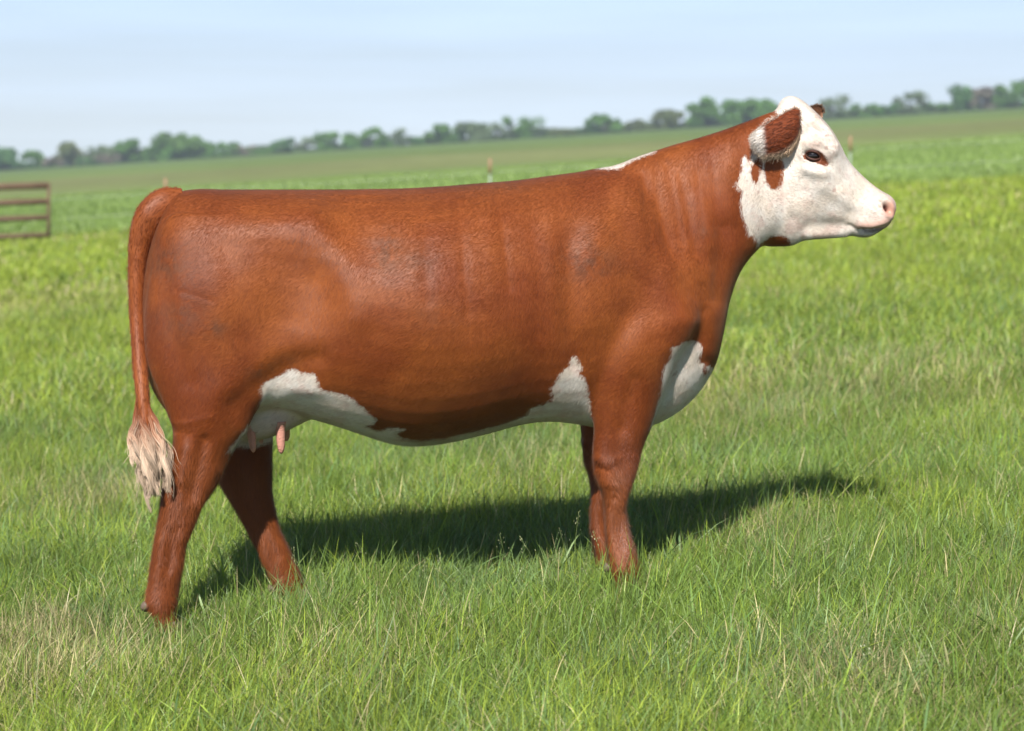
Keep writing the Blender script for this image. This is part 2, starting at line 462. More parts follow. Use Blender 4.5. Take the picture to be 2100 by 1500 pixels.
TORSO = [  # px top, px bottom, half width, lat, n, skew
    (291, 600, 293, 705, 0.06, 0, 2, 0), (300, 536, 302, 765, 0.14, 0, 2.1, 0), (318, 468, 320, 810, 0.19, 0, 2.2, 0),
    (349, 404, 352, 850, 0.222, 0, 2.2, 0), (395, 389, 400, 868, 0.250, 0, 2.4, 0), (460, 389, 460, 868, 0.268, 0, 2.4, 0),
    (520, 389, 520, 846, 0.285, 0, 2.4, 0), (580, 389, 580, 842, 0.300, 0, 2.35, 0), (640, 389, 640, 858, 0.318, 0, 2.25, 0.0),
    (700, 389, 700, 876, 0.345, 0, 2.15, 0.0), (760, 388, 760, 896, 0.370, 0, 2.05, 0.03), (820, 387, 820, 911, 0.385, 0, 2.0, 0.04),
    (880, 384, 880, 911, 0.388, 0, 2.0, 0.04), (940, 380, 940, 901, 0.380, 0, 2.05, 0.03), (1000, 375, 1000, 887, 0.365, 0, 2.05, 0.02),
    (1060, 370, 1060, 871, 0.345, 0, 2.05, 0.02), (1120, 362, 1120, 863, 0.320, 0, 2.15, -0.02), (1180, 354, 1180, 869, 0.295, 0, 2.1, 0.0),
    (1240, 348, 1240, 879, 0.270, 0, 2.05, 0.0), (1300, 350, 1300, 880, 0.250, 0, 2.05, 0.0), (1350, 395, 1352, 866, 0.208, 0, 2.0, 0),
    (1392, 480, 1400, 836, 0.168, 0, 2.0, 0), (1425, 590, 1438, 795, 0.125, 0, 2.0, 0), (1458, 640, 1464, 748, 0.075, 0, 2.0, 0)]
NECK = [
    (1150, 362, 1290, 870, 0.20, 0, 2.1, -0.05), (1215, 347, 1375, 845, 0.205, 0, 2.1, -0.12), (1262, 339, 1430, 800, 0.19, 0, 2.1, -0.15),
    (1310, 320, 1462, 752, 0.185, 0, 2.1, -0.12), (1365, 302, 1478, 690, 0.168, 0, 2.1, -0.12), (1425, 285, 1492, 620, 0.146, 0, 2.1, -0.1),
    (1480, 268, 1517, 556, 0.128, 0, 2.1, -0.1), (1530, 250, 1560, 506, 0.112, 0, 2.1, -0.08), (1572, 234, 1600, 500, 0.102, 0, 2.1, 0.0), (1600, 224, 1626, 485, 0.085, 0, 2.1, 0.0)]
HEAD = [
    (1592, 226, 1545, 430, 0.060, 0, 2.1, -0.1), (1604, 205, 1548, 470, 0.082, 0, 2.2, -0.05), (1624, 197, 1568, 503, 0.090, 0, 2.3, 0.0), (1648, 208, 1594, 506, 0.100, 0, 2.8, 0.12),
    (1676, 233, 1624, 504, 0.113, 0, 3.1, 0.19), (1702, 262, 1648, 494, 0.118, 0, 3.2, 0.22), (1722, 294, 1676, 491, 0.106, 0, 3.0, 0.17),
    (1739, 328, 1704, 489, 0.088, 0, 2.7, 0.05), (1762, 354, 1728, 487, 0.074, 0, 2.5, -0.04), (1786, 376, 1748, 484, 0.068, 0, 2.3, -0.08),
    (1808, 392, 1766, 487, 0.073, 0, 2.5, 0.0), (1826, 402, 1785, 485, 0.074, 0, 2.6, 0.0), (1836, 414, 1804, 475, 0.064, 0, 2.5, 0.0), (1839, 428, 1823, 463, 0.036, 0, 2.2, 0)]
# near foreleg with the shoulder above it
FORE_N = [
    (1215, 440, 1310, 425, 0.05, 0.13, 2, 0), (1192, 530, 1370, 505, 0.095, 0.135, 2, 0), (1188, 620, 1416, 600, 0.120, 0.135, 2, 0), (1196, 700, 1424, 670, 0.14, 0.145, 2, 0),
    (1203, 758, 1386, 740, 0.125, 0.155, 2, 0), (1212, 827, 1352, 829, 0.095, 0.17, 2, 0), (1218, 879, 1335, 877, 0.080, 0.175, 2, 0), (1217, 922, 1318, 914, 0.068, 0.178, 2, 0),
    (1217, 949, 1309, 949, 0.062, 0.18, 2.1, 0), (1222, 978, 1299, 983, 0.060, 0.18, 2.2, 0), (1229, 1009, 1293, 1010, 0.056, 0.18, 2.2, 0), (1236, 1040, 1287, 1040, 0.046, 0.18, 2.1, 0),
    (1239, 1087, 1293, 1080, 0.040, 0.18, 2.1, 0), (1241, 1131, 1303, 1125, 0.044, 0.18, 2.2, 0), (1244, 1160, 1311, 1157, 0.048, 0.18, 2.2, 0), (1254, 1190, 1314, 1188, 0.042, 0.18, 2.2, 0), (1254, 1212, 1320, 1212, 0.046, 0.18, 2.2, 0)]
FORE_F = [
    (1180, 620, 1400, 590, 0.10, -0.13, 2, 0), (1186, 760, 1370, 740, 0.11, -0.14, 2, 0), (1188, 827, 1330, 829, 0.09, -0.16, 2, 0), (1191, 879, 1300, 877, 0.070, -0.17, 2, 0), (1195, 923, 1276, 914, 0.060, -0.175, 2, 0),
    (1199, 949, 1268, 945, 0.056, -0.18, 2, 0), (1207, 975, 1260, 975, 0.052, -0.18, 2, 0), (1210, 1009, 1252, 1009, 0.046, -0.18, 2, 0), (1210, 1050, 1247, 1045, 0.038, -0.18, 2, 0), (1210, 1075, 1249, 1080, 0.038, -0.18, 2, 0),
    (1211, 1096, 1254, 1110, 0.042, -0.18, 2.1, 0), (1216, 1125, 1260, 1135, 0.040, -0.18, 2.1, 0), (1218, 1158, 1268, 1165, 0.044, -0.18, 2.1, 0)]
HIND_N = [
    (350, 440, 520, 440, 0.05, 0.14, 2, 0), (314, 540, 580, 520, 0.10, 0.155, 2, 0), (297, 640, 622, 620, 0.125, 0.158, 2, 0), (300, 730, 618, 720, 0.128, 0.160, 2, 0), (324, 800, 575, 788, 0.115, 0.170, 2, 0),
    (342, 845, 530, 838, 0.098, 0.18, 2, 0), (354, 882, 502, 890, 0.085, 0.185, 2, 0), (353, 925, 479, 924, 0.072, 0.19, 2, 0), (343, 965, 461, 960, 0.060, 0.195, 2, 0), (333, 1000, 443, 998, 0.053, 0.198, 2.1, 0),
    (325, 1038, 420, 1035, 0.048, 0.20, 2.2, 0), (319, 1080, 400, 1083, 0.043, 0.20, 2.2, 0), (312, 1118, 386, 1116, 0.040, 0.20, 2.1, 0), (306, 1160, 379, 1157, 0.039, 0.20, 2.1, 0), (300, 1205, 372, 1196, 0.043, 0.20, 2.1, 0),
    (298, 1236, 367, 1232, 0.048, 0.20, 2.2, 0), (312, 1264, 362, 1258, 0.044, 0.20, 2.2, 0), (318, 1288, 372, 1284, 0.046, 0.20, 2.2, 0)]
HIND_F = [
    (330, 640, 620, 640, 0.11, -0.14, 2, 0), (360, 760, 610, 740, 0.11, -0.15, 2, 0), (400, 850, 568, 830, 0.10, -0.15, 2, 0), (425, 915, 560, 900, 0.080, -0.135, 2, 0), (438, 955, 558, 945, 0.070, -0.12, 2, 0),
    (449, 990, 558, 983, 0.058, -0.12, 2, 0), (463, 1018, 561, 1010, 0.052, -0.12, 2.1, 0), (485, 1055, 567, 1045, 0.046, -0.12, 2.2, 0), (507, 1095, 577, 1085, 0.042, -0.12, 2.1, 0), (527, 1132, 592, 1118, 0.040, -0.12, 2.1, 0),
    (545, 1165, 608, 1153, 0.041, -0.12, 2.1, 0), (557, 1190, 622, 1180, 0.046, -0.12, 2.1, 0), (567, 1212, 632, 1205, 0.044, -0.12, 2.1, 0), (577, 1236, 642, 1228, 0.044, -0.12, 2.1, 0)]
UDDER = [(470, 790, 478, 880, 0.07, 0.0, 2.2, 0), (500, 780, 506, 903, 0.10, 0.0, 2.3, 0), (535, 770, 540, 899, 0.115, 0.0, 2.3, 0), (570, 770, 575, 888, 0.12, 0.0, 2.3, 0), (605, 770, 608, 873, 0.10, 0, 2.2, 0), (640, 770, 645, 856, 0.06, 0, 2.2, 0)]

def slim(st, k=3.0):
    return [(a + (k if (b + d) / 2 > 1000 else 0), b, c - (k if (b + d) / 2 > 1000 else 0), d, w - (0.002 if (b + d) / 2 > 1000 else 0)) + tuple(rest) for (a, b, c, d, w, *rest) in st]
FORE_N, FORE_F, HIND_N, HIND_F = slim(FORE_N, 4.5), slim(FORE_F), slim(HIND_N), slim(HIND_F)
allV, allF, off = [], [], 0
for st, hd in ((TORSO, 0), (NECK, 0), (HEAD, 1), (FORE_N, 0), (FORE_F, 0), (HIND_N, 0), (HIND_F, 0), (UDDER, 0)):
    v, f = loft(st, head=bool(hd))
    allV.append(v); allF += [tuple(i + off for i in q) for q in f]; off += len(v)
tmp = mesh_obj('body_source', np.concatenate(allV), allF)
import bmesh
bm = bmesh.new(); bm.from_mesh(tmp.data); bmesh.ops.recalc_face_normals(bm, faces=bm.faces); bm.to_mesh(tmp.data); bm.free()
md = tmp.modifiers.new('r', 'REMESH'); md.mode = 'VOXEL'; md.voxel_size = 0.0045; md.adaptivity = 0
dg = bpy.context.evaluated_depsgraph_get()
body_me = bpy.data.meshes.new_from_object(tmp.evaluated_get(dg))
bpy.data.objects.remove(tmp)
nv = len(body_me.vertices)
co = np.empty(nv * 3, dtype=np.float32); body_me.vertices.foreach_get('co', co); P = co.reshape(-1, 3).astype(float)
ed = np.empty(len(body_me.edges) * 2, dtype=np.int32); body_me.edges.foreach_get('vertices', ed); ed = ed.reshape(-1, 2)
E0 = np.concatenate([ed[:, 0], ed[:, 1]]); E1 = np.concatenate([ed[:, 1], ed[:, 0]])
deg = np.bincount(E0, minlength=nv).astype(float); deg[deg == 0] = 1
def lap(A):
    return np.stack([np.bincount(E0, weights=A[E1, k], minlength=nv) for k in range(A.shape[1])], 1) / deg[:, None] - A
nl = len(body_me.loops); lv_ = np.empty(nl, dtype=np.int32); body_me.loops.foreach_get('vertex_index', lv_)
quads = lv_.reshape(-1, 4) if nl == 4 * len(body_me.polygons) else None
def normals(A):
    q = quads
    fn = np.cross(A[q[:, 2]] - A[q[:, 0]], A[q[:, 3]] - A[q[:, 1]])
    n_ = np.zeros_like(A)
    for k in range(4):
        for c_ in range(3):
            n_[:, c_] += np.bincount(q[:, k], weights=fn[:, c_], minlength=nv)
    return n_ / (np.linalg.norm(n_, axis=1, keepdims=True) + 1e-12)
for it in range(4): P = P + 0.5 * lap(P)
px_, py_ = proj(P)
headm = sstep(1560, 1620, px_) * (py_ < 520)
uddm = ((px_ > 480) & (px_ < 660) & (py_ > 800)).astype(float)
fill = (1 - 0.85 * headm - 0.5 * uddm) * (1 - 0.75 * sstep(890, 930, py_))
for it in range(90):
    n_ = normals(P) if it % 5 == 0 else n_
    lp = lap(P); d = (lp * n_).sum(1)
    w_ = np.where(d > 0, 0.5, 0.04) * fill
    P = P + w_[:, None] * lp
for it in range(4): P = P + 0.45 * lap(P)
# loose skin where neck meets shoulder: let the join relax into a soft roll
jx, jy = proj(P); jn = np.exp(-(seg_dist([(1340, 330), (1400, 400), (1432, 480), (1441, 570), (1440, 640)], jx, jy) / 34.0) ** 2)
for it in range(70): P = P + (0.5 * jn)[:, None] * lap(P)

# --- surface anatomy : pushes along the normal, described in the side view and mirrored to the far flank
def side_px(A):
    lat = A @ LA
    B = A - np.outer(np.where(lat < 0, 2 * lat, 0), LA)
    return proj(B)
latv = P @ LA
SX, SY = side_px(P)
def seg_dist(poly, X, Y, closed=False):
    poly = np.asarray(poly, float)
    d = np.full(len(X), 1e9)
    n_ = len(poly)
    for i in range(n_ if closed else max(n_ - 1, 0)):
        a = poly[i]; b = poly[(i + 1) % n_]; ab = b - a
        t = np.clip(((X - a[0]) * ab[0] + (Y - a[1]) * ab[1]) / (ab @ ab + 1e-9), 0, 1)
        d = np.minimum(d, np.hypot(X - a[0] - t * ab[0], Y - a[1] - t * ab[1]))
    if n_ == 1: d = np.hypot(X - poly[0][0], Y - poly[0][1])
    return d
NRM = normals(P)
outw = sstep(0.1, 0.5, np.abs(NRM @ LA))
disp = np.zeros(nv)
FEAT = [  # polyline px, sigma px, height m
    ([(640, 452)], 34, 0.016), ([(395, 475), (520, 462), (640, 472), (700, 540), (735, 640)], 30, 0.013), ([(590, 555)], 46, -0.012), ([(335, 560), (352, 660), (385, 780)], 16, -0.006), ([(400, 700), (430, 790)], 40, 0.009), ([(1290, 380), (1270, 470), (1285, 600)], 34, 0.010), ([(1200, 400), (1185, 480)], 24, -0.007), ([(880, 640), (1000, 680)], 60, 0.008), ([(345, 480)], 28, 0.012), ([(455, 600)], 60, 0.016), ([(640, 600), (600, 650)], 55, -0.020), ([(735, 455), (760, 500)], 42, -0.016),
    ([(362, 594), (400, 604), (438, 619)], 4, -0.0014), ([(555, 735), (610, 700)], 30, 0.008), ([(480, 830), (540, 780), (600, 745), (650, 735)], 16, -0.009), ([(500, 880), (545, 825), (600, 800), (660, 800)], 12, 0.006),
    ([(1165, 500), (1172, 590), (1170, 680), (1178, 745)], 16, -0.007), ([(1215, 470), (1225, 560), (1232, 640)], 34, 0.015), ([(1390, 560), (1405, 650)], 34, 0.017), ([(1330, 480), (1380, 560)], 30, 0.005),
    ([(1290, 700), (1270, 760)], 40, 0.010), ([(1300, 590), (1290, 640)], 22, -0.005), ([(1025, 400), (1032, 480), (1045, 590)], 6.5, -0.0028), ([(1000, 420), (1008, 500), (1015, 600)], 12, 0.0020), ([(948, 420), (952, 560), (962, 640)], 8, -0.0022),
    ([(875, 470), (878, 620)], 9, -0.0020), ([(1090, 430), (1105, 560), (1112, 680)], 12, -0.0022), ([(1130, 440), (1135, 600)], 12, 0.0020), ([(905, 430), (912, 700)], 26, 0.003), ([(985, 430), (995, 720)], 26, 0.003), ([(830, 440), (838, 700)], 28, 0.003),
    ([(1441, 640), (1440, 700), (1446, 740)], 10, -0.007), ([(1440, 590), (1438, 660), (1440, 700)], 11, -0.004), ([(1452, 560), (1456, 640), (1452, 720)], 12, 0.004), ([(1425, 560), (1428, 650)], 18, 0.004), ([(1482, 470), (1476, 540), (1466, 610)], 14, -0.009), ([(1440, 420), (1458, 500)], 18, 0.005),
    ([(1412, 400), (1428, 480), (1438, 560)], 9, -0.0022), ([(1395, 360), (1412, 440), (1425, 520)], 6, -0.0022), ([(1370, 340), (1385, 420), (1400, 500)], 6, -0.0018), ([(1345, 345), (1352, 430), (1370, 520)], 6, -0.0015), ([(1440, 330), (1452, 420)], 6, -0.0015), ([(1320, 360), (1325, 440), (1335, 510)], 6.5, -0.0028),
    ([(1500, 300), (1505, 420)], 20, 0.004), ([(1345, 700), (1380, 690), (1410, 680)], 14, -0.004), ([(1225, 935), (1245, 945), (1265, 940)], 5, 0.0045), ([(1225, 955), (1250, 965)], 5, -0.004), ([(1232, 985), (1262, 992)], 5, 0.003), ([(1240, 1015), (1262, 1020)], 5, -0.0025),
    ([(1300, 780), (1280, 880)], 12, -0.006), ([(420, 905), (408, 960), (395, 1010)], 10, -0.010), ([(380, 920), (372, 980)], 9, 0.008), ([(430, 850), (450, 800)], 22, 0.006), ([(350, 1090), (345, 1170)], 7, -0.006), ([(400, 830), (420, 800)], 30, -0.004),
    ([(1275, 880), (1270, 920)], 10, -0.004), ([(1250, 1050), (1252, 1130)], 6, 0.004), ([(1272, 1050), (1276, 1120)], 7, -0.004), ([(1262, 1160)], 14, 0.006), ([(365, 1080), (350, 1160)], 6, -0.005), ([(335, 1100), (322, 1180)], 6, 0.004), ([(330, 1235)], 14, 0.006), ([(440, 960), (415, 1030)], 8, 0.005), ([(540, 1100), (570, 1160)], 7, -0.005), ([(520, 1040), (540, 1080)], 10, 0.006),
    ([(1430, 350), (1440, 470)], 5, -0.002), ([(1460, 330), (1470, 460)], 6, -0.0015), ([(320, 860), (380, 868), (430, 856)], 5, 0.002), ([(330, 880), (390, 890)], 5, -0.002)]
notHead = 1 - sstep(1540, 1570, px_)
for poly, sg, a in FEAT:
    if np.mean([q[1] for q in poly]) > 900: a *= 1.1
    disp += a * np.exp(-0.5 * (seg_dist(poly, SX, SY) / sg) ** 2) * outw * notHead * ((0.5 + 1.0 * vnoise(SX / 60, SY / 60, 71, 2)) if sg < 13 else 1)
P = P + NRM * disp[:, None]
# head details, mirrored about the head's own plane
def head_side(A):
    lat = (A - HO) @ HLA
    B = A - np.outer(np.where(lat < 0, 2 * lat, 0), HLA)
    X, Y = proj(B); return X, Y, lat
HX, HY, hlat = head_side(P)
hm = sstep(1560, 1580, px_)
NRM = normals(P)
ho = sstep(0.15, 0.5, np.abs(NRM @ HLA))
HF = [([(1600, 440), (1628, 395)], 28, 0.010), ([(1655, 400), (1668, 440)], 16, -0.006), ([(1690, 385), (1740, 420), (1775, 425)], 9, 0.004), ([(1650, 372), (1640, 392)], 12, -0.004), ([(1745, 440), (1750, 455)], 8, -0.004), ([(1655, 296), (1690, 292), (1708, 312)], 8, 0.009), ([(1668, 262), (1690, 280), (1703, 296)], 5, -0.006), ([(1678, 250), (1702, 272), (1716, 296)], 7, 0.006), ([(1660, 345), (1690, 352)], 10, 0.006), ([(1668, 325)], 12, -0.006), ([(1705, 375), (1735, 400)], 14, 0.006),
      ([(1690, 335), (1704, 352), (1716, 380)], 8, -0.005), ([(1662, 466), (1690, 464), (1728, 463)], 11, -0.008), ([(1655, 484), (1700, 482), (1735, 480)], 6, 0.007), ([(1790, 440), (1775, 455)], 18, 0.006), ([(1630, 450), (1640, 480)], 9, -0.005),
      ([(1838, 454), (1815, 467), (1788, 474), (1768, 474)], 3.6, -0.015), ([(1768, 474), (1744, 466)], 4, -0.006), ([(1825, 455), (1795, 463), (1765, 460)], 7, 0.005), ([(1690, 330), (1700, 340)], 6, -0.006), ([(1660, 338), (1682, 342)], 5, -0.004), ([(1655, 350), (1690, 358)], 9, 0.005), ([(1640, 250), (1648, 280)], 14, -0.006)]
d2 = np.zeros(nv)
for poly, sg, a in HF:
    d2 += 1.25 * a * np.exp(-0.5 * (seg_dist(poly, HX, HY) / sg) ** 2) * ho * hm
# nostrils
ndist = np.sqrt(((HX - 1820 + (HY - 427) * 0.15) / 9.5) ** 2 + ((HY - 427 - (HX - 1820) * 0.75) / 10.0) ** 2)
nost = np.exp(-(ndist ** 4)) * hm * (np.abs(hlat) > 0.015)
d2 += -0.030 * nost * (px_ < 1836)
d2 += 0.0035 * np.exp(-((ndist - 1.6) / 0.45) ** 2) * hm * ho
# eye openings
edist = np.sqrt(((HX - 1667) / 17.0) ** 2 + ((HY - 320 - (HX - 1667) * 0.15) / 9.5) ** 2)
sock = np.exp(-(edist ** 4)) * hm * ho
d2 += -0.016 * sock + 0.004 * np.exp(-((edist - 1.45) / 0.4) ** 2) * hm * ho
P = P + NRM * d2[:, None]
for it in range(1): P = P + 0.3 * lap(P)
body_me.vertices.foreach_set('co', P.astype(np.float32).ravel())
body_me.update()

# --- coat pattern: signed distances (metres) to the outlines of the white markings
def inside(poly, X, Y):
    poly = np.asarray(poly, float); r = np.zeros(len(X), bool); n_ = len(poly); j = n_ - 1
    for i in range(n_):
        xi, yi = poly[i]; xj, yj = poly[j]
        c_ = ((yi > Y) != (yj > Y)) & (X < (xj - xi) * (Y - yi) / (yj - yi + 1e-12) + xi)
        r ^= c_; j = i
    return r
def sdf(poly, X, Y):
    d = seg_dist(poly, X, Y, True) / 652.0
    return np.where(inside(poly, X, Y), d, -d)
FACE = [(1583, 215), (1596, 170), (1900, 170), (1900, 540), (1650, 530), (1628, 506), (1618, 490), (1600, 483), (1580, 486), (1562, 500), (1556, 503), (1552, 492), (1545, 482), (1535, 479), (1534, 465), (1527, 452), (1522, 430), (1521, 412), (1524, 392), (1516, 384), (1509, 377), (1517, 366), (1523, 345), (1524, 327), (1528, 317), (1536, 330), (1541, 331), (1543, 310), (1545, 290), (1560, 262), (1580, 246), (1598, 237), (1590, 226), (1584, 221)]
P1 = [(1546, 330), (1556, 322), (1564, 326), (1563, 345), (1558, 362), (1551, 378), (1542, 366), (1539, 346)]
P2 = [(1572, 328), (1575, 318), (1600, 320), (1609, 338), (1608, 368), (1603, 384), (1593, 391), (1580, 387), (1571, 370), (1568, 348)]
EYEP = [(1645, 320), (1652, 314), (1668, 309), (1684, 312), (1695, 322), (1702, 335), (1695, 343), (1680, 337), (1664, 332), (1650, 328)]
BELLY = [(440, 960), (500, 885), (527, 845), (540, 815), (536, 797), (545, 785), (560, 777), (580, 770), (593, 759), (606, 757), (612, 762), (640, 765), (650, 772), (658, 792), (664, 800), (690, 806), (712, 812), (730, 822), (735, 830), (748, 836), (760, 850), (774, 862), (768, 872), (754, 876), (775, 886), (792, 882), (806, 878), (832, 881), (812, 890), (828, 900), (870, 905), (924, 897), (975, 885), (1020, 874), (1060, 862), (1084, 853), (1088, 838), (1110, 832), (1134, 822), (1135, 808), (1131, 798), (1140, 786), (1146, 772), (1155, 760), (1166, 750), (1172, 733), (1182, 730), (1192, 742), (1195, 757), (1187, 766), (1200, 774), (1205, 790), (1211, 830), (1215, 880), (1214, 960), (1000, 960), (440, 980)]
BRISK = [(1340, 900), (1336, 875), (1349, 836), (1358, 800), (1361, 770), (1368, 746), (1377, 736), (1380, 712), (1392, 709), (1400, 701), (1412, 699), (1424, 697), (1434, 702), (1441, 716), (1434, 734), (1437, 744), (1446, 747), (1440, 758), (1447, 771), (1456, 762), (1450, 754), (1456, 750), (1462, 755), (1480, 790), (1400, 920)]
CREST = [(1226, 346), (1250, 347), (1272, 346), (1286, 338), (1300, 330), (1322, 321), (1347, 312), (1344, 296), (1290, 300), (1226, 330)]
HX, HY, hlat = head_side(P)
SX, SY = side_px(P); latv = P @ LA
isH = px_ > 1500
fx = np.where(isH, HX, SX); fy = np.where(isH, HY, SY)
face = sdf(FACE, fx, fy)
hsd = np.minimum(face, np.minimum(-sdf(P1, fx, fy), -sdf(P2, fx, fy)))
bel = sdf(BELLY, SX, SY); bri = sdf(BRISK, SX, SY); cre = sdf(CREST, SX, SY)
mid = np.minimum(0.125 - np.abs(latv), np.minimum((SY - 745) / 652.0, np.minimum((SX - 1150) / 652, (1400 - SX) / 652)))
udd = np.minimum(0.135 - np.abs(latv), np.minimum((SY - 800) / 652.0, np.minimum((SX - 478) / 652, (650 - SX) / 652)))
udd = np.where(SY > 925, -1, udd)
leg = (np.abs(latv) > 0.08) & (SX > 1218) & (SX < 1330)
white = np.maximum.reduce([hsd, bel, np.where(leg, -1, bri), cre, np.where(leg, -1, mid), udd])
white = np.where(SY > 925, -1, white)
attr(body_me, 'white_sd', np.clip(white, -0.2, 0.2))
attr(body_me, 'eye_sd', np.clip(sdf(EYEP, HX, HY), -0.1, 0.1) * 1.0)
# pink skin of muzzle and udder, grey dusty marks on the coat, painted flank-fold shade
muz = np.maximum(sstep(26, 8, np.hypot((HX - 1828) / 1.0, (HY - 430) / 1.25)), 0.75 * sstep(26, 6, seg_dist([(1830, 455), (1800, 466), (1772, 470)], HX, HY)) * (HY < 470)) * (px_ > 1700)
attr(body_me, 'muzzle', muz)
attr(body_me, 'nostril', sstep(0.35, 0.8, nost) * (px_ > 1780))
mouth = np.exp(-(seg_dist([(1836, 457), (1815, 469), (1790, 475), (1775, 476)], HX, HY) / 3.2) ** 2) * (px_ > 1740)
attr(body_me, 'mouth', mouth * 0.8)
st = np.zeros(nv)
for (x0, y0, sx, sy, a) in ((345, 540, 28, 26, .8), (795, 520, 24, 32, .8), (860, 535, 26, 22, .6), (1205, 535, 40, 26, .75), (1215, 500, 30, 30, .4), (440, 672, 18, 14, .8), (370, 650, 45, 30, .5), (1270, 1000, 16, 60, .3), (900, 650, 50, 30, .25), (1045, 385, 26, 8, .6), (960, 382, 30, 8, .35), (480, 395, 30, 8, .4), (1450, 470, 15, 14, .5), (545, 762, 26, 12, .6), (590, 740, 24, 10, .4)):  # last two spots are the flank fold's shade, painted dark
    st = np.maximum(st, a * np.exp(-0.5 * (((SX - x0) / sx) ** 2 + ((SY - y0) / sy) ** 2)))
attr(body_me, 'dust_fold_shade', st)
roan = (latv > 0) * np.exp(-0.5 * (((SX - 1283) / 13) ** 2 + ((SY - 1100) / 30) ** 2)) * 0.75 + (latv > 0) * 0.22 * np.exp(-0.5 * (((SX - 1290) / 12) ** 2 + ((SY - 960) / 60) ** 2))
attr(body_me, 'roan', roan)
lower = sstep(900, 1010, SY)
attr(body_me, 'shag', np.clip(lower, 0, 1))
undr = ((SX > 478) & (SX < 640) & (SY > 790) & (np.abs(latv) < 0.14)) * 1.0
attr(body_me, 'skin', undr)
attr(body_me, 'top', sstep(470, 400, SY) * (SX < 1250))

def coat_material():
    m, N, L = new_mat('coat')
    def math_(op, a=None, b=None, c=None, clamp=False):
        n = N('ShaderNodeMath'); n.operation = op; n.use_clamp = clamp
        for i, v in enumerate((a, b, c)):
            if v is None: continue
            if isinstance(v, (int, float)): n.inputs[i].default_value = v
            else: L(v, n.inputs[i])
        return n.outputs[0]
    def mixc(f, a, b, mode='MIX'):
        n = N('ShaderNodeMix'); n.data_type = 'RGBA'; n.blend_type = mode
        for k, v in (('Factor', f), ('A', a), ('B', b)):
            if isinstance(v, (int, float)): n.inputs[k].default_value = v
            elif isinstance(v, tuple): n.inputs[k].default_value = (*v, 1)
            else: L(v, n.inputs[k])
        return n.outputs['Result']
    def noise(scale, detail=4, vec=None, rough=0.5, map_=None):
        n = N('ShaderNodeTexNoise'); n.inputs['Scale'].default_value = scale; n.inputs['Detail'].default_value = detail; n.inputs['Roughness'].default_value = rough
        v = T.outputs['Object']
        if map_:
            mp = N('ShaderNodeMapping'); mp.inputs['Scale'].default_value = map_[0]; mp.inputs['Rotation'].default_value = map_[1]; L(v, mp.inputs[0]); v = mp.outputs[0]
        L(v, n.inputs['Vector']); return n.outputs['Fac']
    def at(nm):
        a = N('ShaderNodeAttribute'); a.attribute_name = nm; return a.outputs['Fac']
    def ramp(v, lo, hi):
        n = N('ShaderNodeMapRange'); n.interpolation_type = 'SMOOTHSTEP'
        n.inputs['From Min'].default_value = lo; n.inputs['From Max'].default_value = hi; L(v, n.inputs['Value']); return n.outputs[0]
    T = N('ShaderNodeTexCoord')
    out = N('ShaderNodeOutputMaterial'); b = N('ShaderNodeBsdfPrincipled')
    big = noise(2.6, 5, rough=0.55); med = noise(11, 5, rough=0.6); fine = noise(170, 3)
    hair = noise(1.0, 3, map_=((330, 330, 60), (0, math.radians(18), 0)), rough=0.6)
    hair2 = noise(1.0, 2, map_=((90, 90, 26), (0, math.radians(10), 0)), rough=0.6)
    # ragged hair edge of the markings
    e1 = math_('MULTIPLY', math_('SUBTRACT', med, 0.5), 0.012)
    e2 = math_('MULTIPLY', math_('SUBTRACT', hair, 0.5), 0.012)
    e3 = math_('MULTIPLY', math_('SUBTRACT', hair2, 0.5), 0.012)
    wsd = math_('ADD', math_('ADD', math_('ADD', at('white_sd'), e1), e2), e3)
    wsd = math_('MULTIPLY_ADD', at('tone'), 0.012, wsd)
    wm = ramp(wsd, -0.0030, 0.0030)
    esd = math_('ADD', at('eye_sd'), math_('MULTIPLY', math_('SUBTRACT', fine, 0.5), 0.006)); em = ramp(esd, -0.002, 0.003)
    red = mixc(ramp(big, 0.34, 0.66), (0.182, 0.036, 0.0060), (0.300, 0.080, 0.0150))
    red = mixc(math_('MULTIPLY', ramp(med, 0.35, 0.75), 0.35), red, (0.135, 0.026, 0.0052))
    red = mixc(math_('MULTIPLY', ramp(hair, 0.35, 0.75), 0.22), red, (0.34, 0.102, 0.026))
    red = mixc(math_('MULTIPLY', at('shag'), 0.45), red, (0.265, 0.075, 0.020))
    dust_fold_shade = math_('MULTIPLY', math_('MULTIPLY', at('dust_fold_shade'), ramp(noise(24, 5, rough=0.7), 0.36, 0.60)), 0.75)
    red = mixc(dust_fold_shade, red, (0.105, 0.052, 0.030))  # darkens dirty marks, and paints shade into the flank fold
    rn = math_('MULTIPLY', at('roan'), ramp(noise(1.0, 2, map_=((340, 340, 120), (0, 0, 0))), 0.42, 0.75))
    red = mixc(rn, red, (0.62, 0.45, 0.42))
    wh = mixc(ramp(med, 0.3, 0.75), (0.73, 0.63, 0.53), (0.82, 0.77, 0.71))
    wh = mixc(math_('MULTIPLY', ramp(hair, 0.45, 0.8), 0.22), wh, (0.60, 0.50, 0.40))
    wh = mixc(math_('MULTIPLY', ramp(noise(14, 4, rough=0.6), 0.50, 0.66), 0.55), wh, (0.70, 0.52, 0.45))
    wh = mixc(math_('MULTIPLY', at('skin'), 0.6), wh, (0.66, 0.50, 0.42))
    fr = math_('MULTIPLY', ramp(noise(34, 3), 0.62, 0.76), 0.6)
    wh = mixc(fr, wh, (0.40, 0.22, 0.18))
    red = mixc(math_('MULTIPLY', at('top'), 0.40), red, (0.185, 0.042, 0.008))
    c = mixc(wm, red, wh)
    c = mixc(math_('MULTIPLY', em, wm), c, (0.19, 0.052, 0.019))
